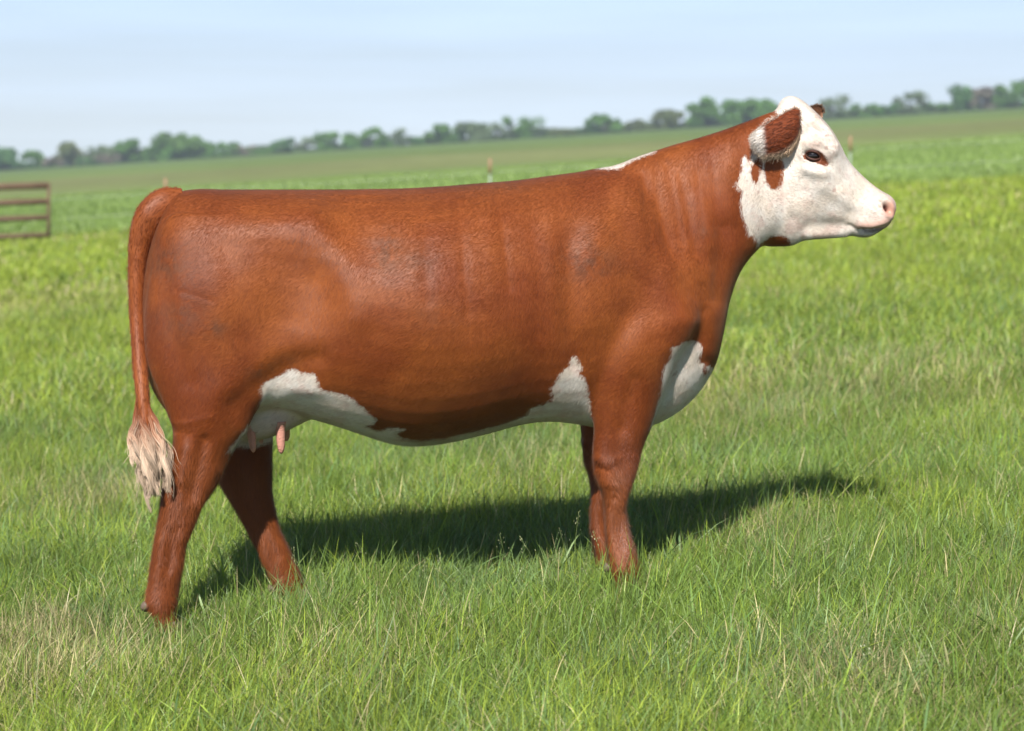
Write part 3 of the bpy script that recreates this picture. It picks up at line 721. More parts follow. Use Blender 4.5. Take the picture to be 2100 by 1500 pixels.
    mz = math_('MULTIPLY', at('muzzle'), math_('ADD', 0.65, math_('MULTIPLY', med, 0.5)), clamp=True)
    c = mixc(mz, c, (0.58, 0.30, 0.215))
    c = mixc(at('mouth'), c, (0.10, 0.045, 0.025))
    c = mixc(at('nostril'), c, (0.085, 0.022, 0.014))
    tn = N('ShaderNodeVectorMath'); tn.operation = 'SCALE'; L(c, tn.inputs[0]); L(math_('MULTIPLY_ADD', at('tone'), 0.50, 1.0), tn.inputs['Scale']); c = tn.outputs[0]
    L(c, b.inputs['Base Color'])
    rg = math_('MULTIPLY_ADD', at('muzzle'), -0.17, 0.52)
    L(rg, b.inputs['Roughness'])
    b.inputs['Specular IOR Level'].default_value = 0.30
    b.inputs['Sheen Weight'].default_value = 0.12; b.inputs['Sheen Roughness'].default_value = 0.45
    b.inputs['Sheen Tint'].default_value = (1.0, 0.78, 0.62, 1)
    h1 = math_('MULTIPLY', hair, 0.9)
    sh = math_('MULTIPLY', math_('MULTIPLY', at('shag'), noise(60, 3, rough=0.7)), 4.0)
    cheek = math_('MULTIPLY', noise(85, 2), 0.18)
    hs = math_('ADD', math_('ADD', math_('ADD', h1, math_('MULTIPLY', hair2, 0.25)), sh), cheek)
    bp = N('ShaderNodeBump'); bp.inputs['Strength'].default_value = 0.20; bp.inputs['Distance'].default_value = 0.0014
    L(hs, bp.inputs['Height']); L(bp.outputs[0], b.inputs['Normal'])
    L(b.outputs[0], out.inputs[0])
    return m
COAT = coat_material()
gx = PX(800., 1290., 0.0)
cow = empty('cow', (float(gx[0]), float(gx[1]), gz(gx[0])))
tag(cow, 'red and white polled cow standing in profile on the pasture, facing right', 'cow')
body_me.materials.clear(); body_me.materials.append(COAT)
body_me.polygons.foreach_set('use_smooth', np.ones(len(body_me.polygons), dtype=bool))
body = bpy.data.objects.new('body', body_me); COL.objects.link(body); keep_world(body, cow)

# --- short coat hair over the whole animal: each hair a small tapering sliver lying along the skin
def coat_hair():
    NB = normals(P)
    q = quads
    ar = np.linalg.norm(np.cross(P[q[:, 2]] - P[q[:, 0]], P[q[:, 3]] - P[q[:, 1]]), axis=1) / 2
    cen = P[q].mean(1); cpx, cpy = proj(cen); cl = cen @ LA
    nf = NB[q[:, 0]]
    wgt = ar * np.where((nf @ LA) > -0.35, 1.0, 0.25)
    wgt = wgt * np.where((cpx > 1500) & (cpy < 520), 1.5, 1.0) * np.where(cpy > 900, 1.6, 1.0)
    # bare skin: nose leather, nostril, eye opening
    bare = np.maximum(muz[q[:, 0]] * 1.2, np.clip(1.6 - edist[q[:, 0]], 0, 1) * (cpx > 1600) * (cpy < 360))
    wgt = wgt * np.clip(1 - bare, 0, 1)
    n = 800000
    fi = np.searchsorted(np.cumsum(wgt) / wgt.sum(), RNG.random(n)); fi = np.clip(fi, 0, len(q) - 1)
    a = RNG.random(n)[:, None]; b = RNG.random(n)[:, None]; Q = q[fi]
    w4 = [(1 - a) * (1 - b), a * (1 - b), a * b, (1 - a) * b]
    pos = sum(w4[k] * P[Q[:, k]] for k in range(4)); nn = sum(w4[k] * NB[Q[:, k]] for k in range(4)); nn /= np.linalg.norm(nn, axis=1, keepdims=True)
    X, Y = proj(pos)
    hd = ((X > 1560) & (Y < 520)).astype(float)[:, None]; lg = sstep(860, 960, Y)[:, None]; nk = (sstep(1300, 1420, X) * (X < 1600))[:, None]
    d = np.tile(-0.75 * AX + np.array([0, 0, -0.65]), (n, 1))
    d = d * (1 - nk) + (-0.35 * AX + np.array([0, 0, -0.95])) * nk
    d = d * (1 - lg) + (-0.12 * AX + np.array([0, 0, -1.0])) * lg
    d = d * (1 - hd) + (np.array([-0.72, 0, 0.35])) * hd
    # swirls
    sw = (vnoise(X / 70, Y / 70, 61, 2) - 0.5) * 1.3
    c_, s_ = np.cos(sw)[:, None], np.sin(sw)[:, None]
    d = d - nn * (d * nn).sum(1, keepdims=True); d /= np.linalg.norm(d, axis=1, keepdims=True)
    d = d * c_ + np.cross(nn, d) * s_
    lift = (0.08 + 0.13 * RNG.random(n))[:, None] + 0.14 * lg * RNG.random(n)[:, None]
    d = d + nn * lift + RNG.normal(size=(n, 3)) * (0.07 + 0.12 * lg)
    d /= np.linalg.norm(d, axis=1, keepdims=True)
    ln = (RNG.uniform(0.010, 0.019, n)[:, None]) * (1 + 0.7 * lg) * (1 - 0.2 * hd)
    wd = (RNG.uniform(0.0007, 0.0013, n)[:, None])
    sd2 = np.cross(d, nn); sd2 /= np.linalg.norm(sd2, axis=1, keepdims=True)
    root = pos - nn * 0.0006
    V = np.stack([root - sd2 * wd / 2, root + sd2 * wd / 2, root + d * ln], 1).reshape(-1, 3)
    F = np.arange(3 * n).reshape(-1, 3)
    o = mesh_obj('coat_hair', V, F, COAT, uniform=3, smooth=False)
    vid = Q[np.arange(n), 0]
    for nm in ('white_sd', 'eye_sd', 'muzzle', 'nostril', 'mouth', 'dust_fold_shade', 'roan', 'shag', 'skin', 'top'):
        src = np.empty(nv, dtype=np.float32); body_me.attributes[nm].data.foreach_get('value', src)
        val = src[Q[:, 0]] * w4[0][:, 0] + src[Q[:, 1]] * w4[1][:, 0] + src[Q[:, 2]] * w4[2][:, 0] + src[Q[:, 3]] * w4[3][:, 0]
        attr(o.data, nm, np.repeat(val, 3))
    attr(o.data, 'tone', np.repeat(RNG.uniform(-0.5, 0.5, n) , 3))
    o.parent = body; o.matrix_parent_inverse = Matrix.Identity(4)
    o['kind'] = 'stuff'
coat_hair()

# --- short parts
def tube(path, rad, ring=10, cap=True):
    path = np.asarray(path, float); n = len(path); rad = np.asarray(rad, float) * np.ones(n)
    T = np.gradient(path, axis=0); T /= np.linalg.norm(T, axis=1, keepdims=True) + 1e-12
    ref = np.array([0, 1.0, 0.15]); ref /= np.linalg.norm(ref)
    U = np.cross(T, ref); U /= np.linalg.norm(U, axis=1, keepdims=True) + 1e-9
    Vv = np.cross(T, U)
    th = np.linspace(0, 2 * np.pi, ring, endpoint=False)
    V = (path[:, None, :] + rad[:, None, None] * (np.cos(th)[None, :, None] * U[:, None, :] + np.sin(th)[None, :, None] * Vv[:, None, :])).reshape(-1, 3)
    F = [(i * ring + j, i * ring + (j + 1) % ring, (i + 1) * ring + (j + 1) % ring, (i + 1) * ring + j) for i in range(n - 1) for j in range(ring)]
    if cap:
        F += [tuple(range(ring))[::-1], tuple((n - 1) * ring + j for j in range(ring))]
    return V, F
# surface point under a given side-view pixel of the head
def surf(px, py, sign=1):
    q = (HX - px) ** 2 + (HY - py) ** 2
    q = np.where((hlat * sign > 0.02) & (px_ > 1500), q, 1e9)
    i = np.argsort(q)[:12]
    return P[i].mean(0), i
# eyes
EYE = None
m, N_, L_ = new_mat('eyeball')
o_ = N_('ShaderNodeOutputMaterial'); b_ = N_('ShaderNodeBsdfPrincipled')
b_.inputs['Base Color'].default_value = (0.010, 0.006, 0.005, 1); b_.inputs['Roughness'].default_value = 0.08
b_.inputs['Coat Weight'].default_value = 0.6; b_.inputs['Coat Roughness'].default_value = 0.03
L_(b_.outputs[0], o_.inputs[0]); EYE = m
LID = simple_mat('eyelid_skin', (0.075, 0.028, 0.018), 0.5, 0.3, 0.2, 80)
LIDW = simple_mat('eyelid_pale', (0.66, 0.56, 0.48), 0.7, 0.2, 0.15, 80)
for sgn in (1, -1):
    ring_pts = []
    for a in np.linspace(0, 2 * np.pi, 20, endpoint=False):
        X0 = 1667 + math.cos(a) * 19; Y0 = 320 - math.sin(a) * 11.5 + math.cos(a) * 19 * 0.15
        p, i = surf(X0, Y0, sgn); ring_pts.append(p)
    ring_pts = np.array(ring_pts); ec = ring_pts.mean(0)
    outv = HLA * sgn
    xd = (ring_pts[0] - ring_pts[10]); xd /= np.linalg.norm(xd)
    ec = ec - outv * 0.0125
    u = np.linspace(0, np.pi, 17); v = np.linspace(0, 2 * np.pi, 24, endpoint=False)
    sv = np.array([[math.sin(a) * math.cos(c), math.sin(a) * math.sin(c), math.cos(a)] for a in u for c in v]) * 0.0215
    sf = [(i * 24 + j, i * 24 + (j + 1) % 24, (i + 1) * 24 + (j + 1) % 24, (i + 1) * 24 + j) for i in range(16) for j in range(24)]
    e = mesh_obj('eye', sv * np.array([1.1, 1, 0.95]) + ec, sf, EYE); keep_world(e, cow)
    # lids close over the ball above and below
    zc = np.cross(xd, outv); zc = zc if zc[2] > 0 else -zc
    for nm, a0, a1, hgt, mt in (('upper_eyelid', 4, 176, 0.0150, LID), ('lower_eyelid', 184, 356, 0.0115, LID)):
        pth = []
        for a in np.radians(np.linspace(a0, a1, 15)):
            dx, dz = math.cos(a) * 0.0235, math.sin(a) * hgt
            dep = math.sqrt(max(0.0225 ** 2 - (dx * 0.85) ** 2 - dz ** 2, 1e-6))
            pth.append(ec + xd * dx + zc * (dz - dx * 0.05) + outv * (dep * 1.0 + 0.0015))
        rr = 0.0026 * np.sin(np.linspace(0.25, np.pi - 0.25, 15)) + 0.0012
        V, F = tube(pth, rr, 8)
        l_ = mesh_obj(nm, V, F, mt); keep_world(l_, cow)

# ears: domed leaves of skin with real thickness
EARM, N_, L_ = new_mat('ear_coat')
o_ = N_('ShaderNodeOutputMaterial'); b_ = N_('ShaderNodeBsdfPrincipled'); a_ = N_('ShaderNodeAttribute'); a_.attribute_name = 'col'
b_.inputs['Roughness'].default_value = 0.7; b_.inputs['Specular IOR Level'].default_value = 0.2
t_ = N_('ShaderNodeTexCoord'); mp_ = N_('ShaderNodeMapping'); mp_.inputs['Scale'].default_value = (60, 60, 260); mp_.inputs['Rotation'].default_value = (0, math.radians(20), 0)
L_(t_.outputs['Object'], mp_.inputs[0]); n_1 = N_('ShaderNodeTexNoise'); n_1.inputs['Scale'].default_value = 1; n_1.inputs['Detail'].default_value = 3; L_(mp_.outputs[0], n_1.inputs['Vector'])
mr_ = N_('ShaderNodeMapRange'); mr_.inputs['From Min'].default_value = 0.3; mr_.inputs['From Max'].default_value = 0.7; mr_.inputs['To Min'].default_value = 0.65; mr_.inputs['To Max'].default_value = 1.25; L_(n_1.outputs['Fac'], mr_.inputs['Value'])
sc_ = N_('ShaderNodeVectorMath'); sc_.operation = 'SCALE'; L_(a_.outputs['Color'], sc_.inputs[0]); L_(mr_.outputs[0], sc_.inputs['Scale']); L_(sc_.outputs[0], b_.inputs['Base Color'])
bp_ = N_('ShaderNodeBump'); bp_.inputs['Strength'].default_value = 0.6; bp_.inputs['Distance'].default_value = 0.003; L_(n_1.outputs['Fac'], bp_.inputs['Height']); L_(bp_.outputs[0], b_.inputs['Normal'])
L_(b_.outputs[0], o_.inputs[0])
HAIRM = attr_mat('hair_strands', rough=0.5, transl=0.0, spec=0.3)
RED = np.array([0.19, 0.042, 0.012]); DK = np.array([0.10, 0.025, 0.010]); CREAM = np.array([0.62, 0.47, 0.33]); WHT = np.array([0.76, 0.70, 0.64])

def strands(roots, dirs, length, width, cols, gravity=0.0, curl=0.0, segs=4, tipcol=None):
    """tapering hair ribbons, three-sided"""
    n = len(roots); r1 = RNG.normal(size=(n, 3)) * 0.25
    rows = []; d = dirs / (np.linalg.norm(dirs, axis=1, keepdims=True) + 1e-9)
    length = np.asarray(length) * np.ones(n)
    p = roots.copy(); u = np.cross(d, RNG.normal(size=(n, 3))); u /= np.linalg.norm(u, axis=1, keepdims=True); w = np.cross(d, u)
    C = []
    for k in range(segs + 1):
        t = k / segs; rr = (width * (1 - t * 0.9))
        rr = np.asarray(rr) * np.ones(n)
        for a in (0, 2.094, 4.189):
            rows.append(p + (u * math.cos(a) + w * math.sin(a)) * rr[:, None])
        C += [cols * (1 - t) + (cols if tipcol is None else tipcol) * t] * 3
        d = d + r1 * curl / segs + np.array([0, 0, -1]) * gravity / segs
        d /= np.linalg.norm(d, axis=1, keepdims=True)
        p = p + d * (length / segs)[:, None]
    kk = len(rows); V = np.stack(rows, 1).reshape(-1, 3); CC = np.stack(C, 1).reshape(-1, 3)
    F = []
    for k in range(segs):
        for a in range(3):
            b = (a + 1) % 3; F.append((k * 3 + a, k * 3 + b, k * 3 + 3 + b, k * 3 + 3 + a))
    F = (np.arange(n)[:, None, None] * kk + np.array(F)[None]).reshape(-1, 4)
    return V, F, CC

def make_ear(top, bot, lat0, lat1, dome, sign, dens, colfn, fn=HPX):
    """top / bot: outlines from base to tip in the side view"""
    top = catmull(top, 6); bot = catmull(bot, 6); m = min(len(top), len(bot)); top = top[np.linspace(0, len(top) - 1, m).astype(int)]; bot = bot[np.linspace(0, len(bot) - 1, m).astype(int)]
    nu, nvv = m, 15; V, C, UV = [], [], []
    for layer in (0, 1):
        for i in range(nu):
            u = i / (nu - 1)
            for j in range(nvv):
                v = j / (nvv - 1)
                x0 = top[i][0] * (1 - v) + bot[i][0] * v; y0 = top[i][1] * (1 - v) + bot[i][1] * v
                bul = math.sin(math.pi * v) ** 0.7
                lt = lat0 + (lat1 - lat0) * math.sin(u * math.pi / 2) + dome * bul * (1 - 0.5 * u * u) - sign * layer * 0.007 * min(1, 4 * v, 4 * (1 - v), 4 * (1 - u) + .1)
                V.append(fn(x0, y0, lt)); C.append(colfn(u, v, x0, y0)); UV.append((u, v))
    F = []; o2 = nu * nvv
    for i in range(nu - 1):
        for j in range(nvv - 1):
            a = i * nvv + j
            F.append((a, a + 1, a + nvv + 1, a + nvv)); F.append((o2 + a, o2 + a + nvv, o2 + a + nvv + 1, o2 + a + 1))
    def stitch(seq):
        for a, b in zip(seq[:-1], seq[1:]): F.append((a, b, o2 + b, o2 + a))
    stitch([j for j in range(nvv)]); stitch([(nu - 1) * nvv + j for j in range(nvv)]); stitch([i * nvv for i in range(nu)]); stitch([i * nvv + nvv - 1 for i in range(nu)])
    V = np.array(V); C = np.array(C)
    o = mesh_obj('ear', V, F, EARM); cattr(o.data, 'col', C); keep_world(o, cow)
    sm = o.modifiers.new('s', 'SUBSURF'); sm.levels = 1; sm.render_levels = 1
    return o, V, C, nu, nvv
def earcol(u, v, x0, y0):
    # rusty back of the ear, white towards the tip, tawny fringe along the lower rim
    w = sstep(1574, 1562, x0 - (y0 - 285) * 0.10)
    c = RED * 1.0 * (1 - w) + WHT * w
    tw = sstep(0.80, 0.97, v)
    return c * (1 - tw) + (CREAM * 0.75 * (1 - w) + CREAM * w) * tw
TOP = [(1640, 226), (1628, 224), (1610, 232), (1590, 244), (1570, 257), (1553, 268), (1543, 280)]
BOT = [(1641, 262), (1636, 288), (1624, 308), (1606, 320), (1586, 324), (1566, 322), (1546, 300)]
ear, EV, EC, nu, nvv = make_ear(TOP, BOT, 0.085, 0.155, 0.040, 1, 0, earcol)
# fringe of the near ear
roots, dirs, cols = [], [], []
for k in range(1500):
    u = RNG.random(); i = int(u * (nu - 1)); r_ = RNG.random()
    if r_ < 0.62: j = nvv - 1 - int(RNG.random() * 3)
    elif r_ < 0.8: j = 0
    else: i = min(nu - 1, nu - 1 - int(RNG.random() * 4)); j = int(RNG.random() * nvv)
    if r_ > 0.97: i = int(RNG.random() * 2); j = int(RNG.random() * nvv)
    a = EV[i * nvv + j] + RNG.normal(size=3) * 0.0015; roots.append(a)
    ctr = EV[int(nu * 0.35) * nvv + nvv // 2]
    if i <= 1 and r_ > .97: dv = np.array([0.6, -0.2, -0.4])
    else: dv = (a - ctr); dv = dv / np.linalg.norm(dv) * 0.6 + np.array([-0.35, -0.12, -0.45 if j > 7 else 0.0])
    dirs.append(dv + RNG.normal(size=3) * 0.22)
    base = EC[i * nvv + j]; cols.append((base * 0.5 + CREAM * 0.5) * RNG.uniform(0.6, 1.15))
for k in range(420):
    i = int(RNG.random() * nu * 0.45); a = EV[i * nvv + nvv - 1 - int(RNG.random() * 2)] + RNG.normal(size=3) * 0.0015 + HLA * 0.003
    roots.append(a); dirs.append(np.array([-0.25, -0.15, -0.55]) + RNG.normal(size=3) * 0.15); cols.append(np.array([0.66, 0.46, 0.30]) * RNG.uniform(0.7, 1.2))
V, F, CC = strands(np.array(roots), np.array(dirs), RNG.uniform(0.006, 0.020, len(roots)), RNG.uniform(0.0005, 0.0009, len(roots)), np.array(cols), gravity=0.5, curl=1.0)
fr_ = mesh_obj('ear_hair', V, F, HAIRM, uniform=4); cattr(fr_.data, 'col', CC)
fr_.parent = ear; fr_.matrix_parent_inverse = Matrix.Identity(4)
# lying hair on the back of the near ear
sel = RNG.integers(0, nu * nvv, 2600); jj = sel % nvv; ii = sel // nvv
roots = EV[sel] + RNG.normal(size=(len(sel), 3)) * 0.0025 + HLA * 0.001
dirs = np.tile(np.array([-0.9, -0.06, -0.30]), (len(sel), 1)) + RNG.normal(size=(len(sel), 3)) * 0.09
dkb = np.where(EC[sel][:, 2] > 0.2, 0.95, 0.68); cl = EC[sel] * np.where(np.sin(roots[:, 2] * 240 + roots[:, 0] * 60 + RNG.normal(size=len(sel)) * 0.7) > 0.1, 1.10, dkb)[:, None]
V, F, CC = strands(roots, dirs, RNG.uniform(0.010, 0.018, len(sel)), 0.0006, cl, gravity=0.3, curl=0.5)
fr_ = mesh_obj('ear_hair', V, F, HAIRM, uniform=4); cattr(fr_.data, 'col', CC)
fr_.parent = ear; fr_.matrix_parent_inverse = Matrix.Identity(4)
# far ear, its hollow side showing above the forehead
TOP2 = [(1652, 232), (1660, 220), (1670, 215), (1680, 215), (1685, 218), (1687, 225)]
BOT2 = [(1662, 262), (1674, 262), (1680, 256), (1684, 248), (1687, 240), (1688, 232)]
def earcol2(u, v, x0, y0):
    return (np.array([0.17, 0.070, 0.036]) * (1 - sstep(0.5, 0.9, v)) + np.array([0.34, 0.20, 0.13]) * sstep(0.5, 0.9, v)) * (0.8 + 0.4 * u)
ear2, EV2, EC2, nu2, nvv2 = make_ear(TOP2, BOT2, -0.09, -0.17, -0.02, -1, 0, earcol2)
roots, dirs, cols = [], [], []
for k in range(420):
    i = int(RNG.random() * nu2); j = 0 if RNG.random() < 0.5 else int(RNG.random() * nvv2)
    if RNG.random() < 0.4: i = nu2 - 1
    roots.append(EV2[i * nvv2 + j]); dirs.append(np.array([0.3, -0.3, 0.2]) + RNG.normal(size=3) * 0.35); cols.append((EC2[i * nvv2 + j] * 0.6 + CREAM * 0.3) * RNG.uniform(0.6, 1.2))
V, F, CC = strands(np.array(roots), np.array(dirs), RNG.uniform(0.005, 0.012, len(roots)), 0.0006, np.array(cols), gravity=0.2, curl=0.8)
fr_ = mesh_obj('ear_hair', V, F, HAIRM, uniform=4); cattr(fr_.data, 'col', CC)
fr_.parent = ear2; fr_.matrix_parent_inverse = Matrix.Identity(4)

# teats
TEAT = simple_mat('teat_skin', (0.62, 0.29, 0.22), 0.55, 0.3, 0.25, 160, 0.5)
for (x0, y0, x1, y1, lat, r0) in ((574, 864, 577, 931, 0.090, 0.0160), (513, 872, 520, 928, 0.085, 0.0145), (583, 852, 588, 905, -0.085, 0.0160), (530, 872, 534, 915, -0.08, 0.0145)):
    A = PX(float(x0), float(y0), lat); B = PX(float(x1), float(y1), lat)
    t = np.linspace(0, 1, 14); pth = A + (B - A) * t[:, None]
    rr = r0 * np.array([1.5, 1.3, 1.1, .98, .96, .94, .92, .9, .86, .82, .78, .7, .52, .2])
    V, F = tube(pth, rr, 14); o = mesh_obj('teat', V, F, TEAT); keep_world(o, cow)

# hooves (cloven) and dewclaws, mostly lost in the grass
HOOF = simple_mat('hoof_horn', (0.16, 0.115, 0.085), 0.5, 0.35, 0.3, 40, 0.3)
def hoof(cx, lat):
    g0 = PX(float(cx), 1200., lat)
    # drop to the ground
    base = np.array([g0[0], g0[1], gz(g0[0])])
    root = []
    V, F = [], []
    for s_ in (-1, 1):
        prof = [(0.0, 0.044, 0.020), (0.012, 0.044, 0.021), (0.03, 0.040, 0.020), (0.05, 0.034, 0.019), (0.068, 0.029, 0.018)]
        o_ = len(V); ring = 18
        for (z, rx, ry) in prof:
            for k in range(ring):
                a = 2 * math.pi * k / ring
                x = math.cos(a) * rx * (1.15 if math.cos(a) > 0 else 0.85) + (0.068 - z) * 0.45; yv = math.sin(a) * ry * (0.85 if math.cos(a) > 0.6 else 1)
                V.append(base + AX * (x - 0.005) + LA * (s_ * 0.0225 + yv) + np.array([0, 0, z]))
        for i in range(len(prof) - 1):
            for k in range(ring):
                F.append((o_ + i * ring + k, o_ + i * ring + (k + 1) % ring, o_ + (i + 1) * ring + (k + 1) % ring, o_ + (i + 1) * ring + k))
        F.append(tuple(o_ + k for k in range(ring))[::-1]); F.append(tuple(o_ + (len(prof) - 1) * ring + k for k in range(ring)))
    o = mesh_obj('hoof', V, F, HOOF); keep_world(o, cow)
for cx, lat in ((345, 0.20), (1288, 0.18), (612, -0.12), (1246, -0.18)): hoof(cx, lat)
for (x0, y0, x1, y1, lat) in ((303, 1240, 290, 1250, 0.215), (303, 1243, 292, 1252, 0.175), (1250, 1160, 1240, 1172, 0.195), (560, 1205, 551, 1214, -0.105)):
    A = PX(float(x0), float(y0), lat); B = PX(float(x1), float(y1), lat); t = np.linspace(0, 1, 6)
    V, F = tube(A + (B - A) * t[:, None], [0.015, 0.0155, 0.015, 0.0135, 0.011, 0.006], 12); o = mesh_obj('dewclaw', V, F, HOOF); keep_world(o, cow)

# tail
TAIL = [(372, 386, 392, 446, 0.030, 0.03, 2, 0), (334, 386, 372, 446, 0.038, 0.04, 2, 0), (306, 400, 352, 450, 0.038, 0.05, 2, 0), (284, 424, 334, 462, 0.036, 0.06, 2, 0), (271, 454, 321, 484, 0.033, 0.06, 2, 0),
        (265, 490, 309, 508, 0.030, 0.06, 2, 0), (263, 530, 301, 540, 0.027, 0.065, 2, 0), (263, 580, 297, 582, 0.024, 0.075, 2, 0), (265, 640, 296, 640, 0.021, 0.09, 2, 0), (269, 700, 298, 700, 0.019, 0.12, 2, 0),
        (273, 760, 303, 760, 0.018, 0.155, 2, 0), (279, 810, 306, 810, 0.016, 0.19, 2, 0), (286, 860, 308, 860, 0.013, 0.22, 2, 0), (294, 905, 308, 905, 0.008, 0.25, 2, 0)]
v, f = loft(TAIL, sub=10, ring=32)
tail = mesh_obj('tail', v, f, COAT)
tm = tail.data; n_t = len(v)
for nm, val in (('white_sd', -0.2), ('eye_sd', -0.1), ('muzzle', 0), ('nostril', 0), ('mouth', 0), ('dust_fold_shade', 0), ('roan', 0), ('shag', 0.6), ('skin', 0), ('top', 0)): attr(tm, nm, np.full(n_t, val))
bm = bmesh.new(); bm.from_mesh(tm); bmesh.ops.recalc_face_normals(bm, faces=bm.faces); bm.to_mesh(tm); bm.free()
keep_world(tail, cow)
tv = np.array(v); sel = RNG.integers(32, n_t - 40, 16000)
nt_ = np.empty(len(tm.vertices) * 3, dtype=np.float32); tm.vertices.foreach_get('normal', nt_); nt_ = nt_.reshape(-1, 3)
r_ = tv[sel] + RNG.normal(size=(len(sel), 3)) * 0.003
r_ = r_ - nt_[sel] * 0.002
tdir = tv[np.minimum(sel + 32, n_t - 3)] - tv[sel]; tdir /= np.linalg.norm(tdir, axis=1, keepdims=True) + 1e-9
V, F, CC = strands(r_, tdir + nt_[sel] * 0.10 + RNG.normal(size=(len(sel), 3)) * 0.07, RNG.uniform(0.008, 0.016, len(sel)), 0.0005, np.array([0.24, 0.058, 0.012]) * RNG.uniform(0.85, 1.15, (len(sel), 1)), gravity=0.2, curl=0.4, segs=2)
th_ = mesh_obj('tail_coat', V, F, HAIRM, uniform=4); cattr(th_.data, 'col', CC)
th_.parent = tail; th_.matrix_parent_inverse = Matrix.Identity(4)
# switch: wavy locks gathered from many strands
def switch():
    Vs, Fs, Cs = [], [], []; off = 0; segs = 26
    ts = np.linspace(0, 1, segs + 1)
    locks = []
    nlock = 28
    for k in range(nlock):
        sx = (k + 0.5) / nlock * 2 - 1 + RNG.normal() * 0.06
        if k % 4 == 0: sx *= 0.25
        depth = RNG.uniform(-1, 1)
        y_start = 790 + 60 * abs(RNG.normal() * 0.6) ; y_start = min(y_start, 860)
        y_end = 1018 - 34 * sx * sx + RNG.normal() * 14 - (8 if sx < -0.5 else 0) - 45 * (RNG.random() < 0.25)
        wave = RNG.uniform(0.7, 1.5); ph = RNG.uniform(0, 6.28); fr = RNG.uniform(1.3, 2.0)
        locks.append((sx, depth, y_start, y_end, wave, ph, fr))
    shade_l = RNG.uniform(0.62, 1.12, nlock)
    for li, (sx, dp, ys_, ye, wv, ph, fr) in enumerate(locks):
        n = 130
        cx_top = 293 + sx * 9; 
        yy = ys_ + (ye - ys_) * ts
        # envelope: spreads out to the full width of the brush
        f = (yy - 800) / 220.0
        spread = 7 + 28 * sstep(0.0, 0.6, f) - 6 * sstep(0.75, 1.0, f)
        cx = 292 + 18 * sstep(0.1, 0.75, f) + sx * spread + wv * 7.5 * np.sin(ph + fr * 2 * np.pi * ts) * sstep(0.15, 0.5, ts)
        latc = 0.185 + 0.075 * sstep(0.0, 0.7, f) + dp * (0.010 + 0.020 * sstep(0, 0.6, f)) + 0.011 * wv * np.cos(ph + fr * 2 * np.pi * ts) * sstep(0.25, 0.6, ts)
        guide = PX(cx, yy, 0.0) ; guide = np.array([PX(float(a), float(b_), float(c_)) for a, b_, c_ in zip(cx, yy, latc)])
        offr = RNG.normal(size=(n, 3)) * np.array([0.0026, 0.0026, 0.0034])
        ln = RNG.uniform(0.86, 1.04, n)
        wob = RNG.normal(size=(n, 3)) * 0.002; wph = RNG.random(n) * 6.28
        gi = np.clip(ts[None, :] * ln[:, None], 0, 1) * segs
        i0 = np.clip(gi.astype(int), 0, segs - 1); fr_2 = (gi - i0)[..., None]
        pth = guide[i0] * (1 - fr_2) + guide[i0 + 1] * fr_2
        pinch = (1.0 - 0.35 * sstep(0.7, 1.0, ts) + 0.5 * sstep(0.9, 1, ts))[None, :, None]
        pth = pth + offr[:, None, :] * pinch + wob[:, None, :] * (np.sin(wph[:, None] + ts[None, :] * 7)[..., None]) * ts[None, :, None]
        stray = RNG.random(n) < 0.04
        pth = pth + (RNG.normal(size=(n, 3)) * 0.018 * stray[:, None])[:, None, :] * (ts[None, :, None] ** 2)
        wdt = RNG.uniform(0.0007, 0.0012, n)
        T = np.gradient(pth, axis=1); T /= np.linalg.norm(T, axis=2, keepdims=True) + 1e-9
        U = np.cross(T, np.array([0, 1.0, 0])); U /= np.linalg.norm(U, axis=2, keepdims=True) + 1e-9; Wv = np.cross(T, U)
        tap = ((1 - 0.7 * ts ** 3) * (0.15 + 0.85 * sstep(0, 0.12, ts)))[None, :, None]
        rows = np.stack([pth + (U * math.cos(a) + Wv * math.sin(a)) * wdt[:, None, None] * tap for a in (0.5, 2.6, 4.7)], 2)
        V = rows.reshape(-1, 3); kk = (segs + 1) * 3
        Fl = np.array([(q * 3 + a, q * 3 + (a + 1) % 3, q * 3 + 3 + (a + 1) % 3, q * 3 + 3 + a) for q in range(segs) for a in range(3)])
        F = (np.arange(n)[:, None, None] * kk + Fl[None]).reshape(-1, 4)
        yv = 750 - 0  # colour by height along the brush
        _, hy = proj(pth.reshape(-1, 3)); hy = hy.reshape(n, segs + 1)
        mixf = sstep(850, 935, hy + RNG.normal(size=(n, 1)) * 16)[..., None]
        mid_ = np.array([0.42, 0.21, 0.115]); bl = np.array([0.76, 0.57, 0.42])
        c = np.array([0.26, 0.075, 0.026]) * (1 - mixf) + bl * mixf
        bump_ = np.exp(-((hy - 895) / 30) ** 2)[..., None] * 0.3
        c = c * (1 - bump_) + mid_ * bump_
        c = c * (shade_l[li] * RNG.uniform(0.75, 1.15, (n, 1, 1)))
        C = np.repeat(c[:, :, None, :], 3, axis=2).reshape(-1, 3)
        Vs.append(V); Fs.append(F + off); Cs.append(C); off += len(V)
    o = mesh_obj('tail_switch', np.concatenate(Vs), np.concatenate(Fs), HAIRM, uniform=4); cattr(o.data, 'col', np.concatenate(Cs))
    o.parent = tail; o.matrix_parent_inverse = Matrix.Identity(4)
    o['label'] = 'long wavy cream and rust hair at the end of the tail'
switch()

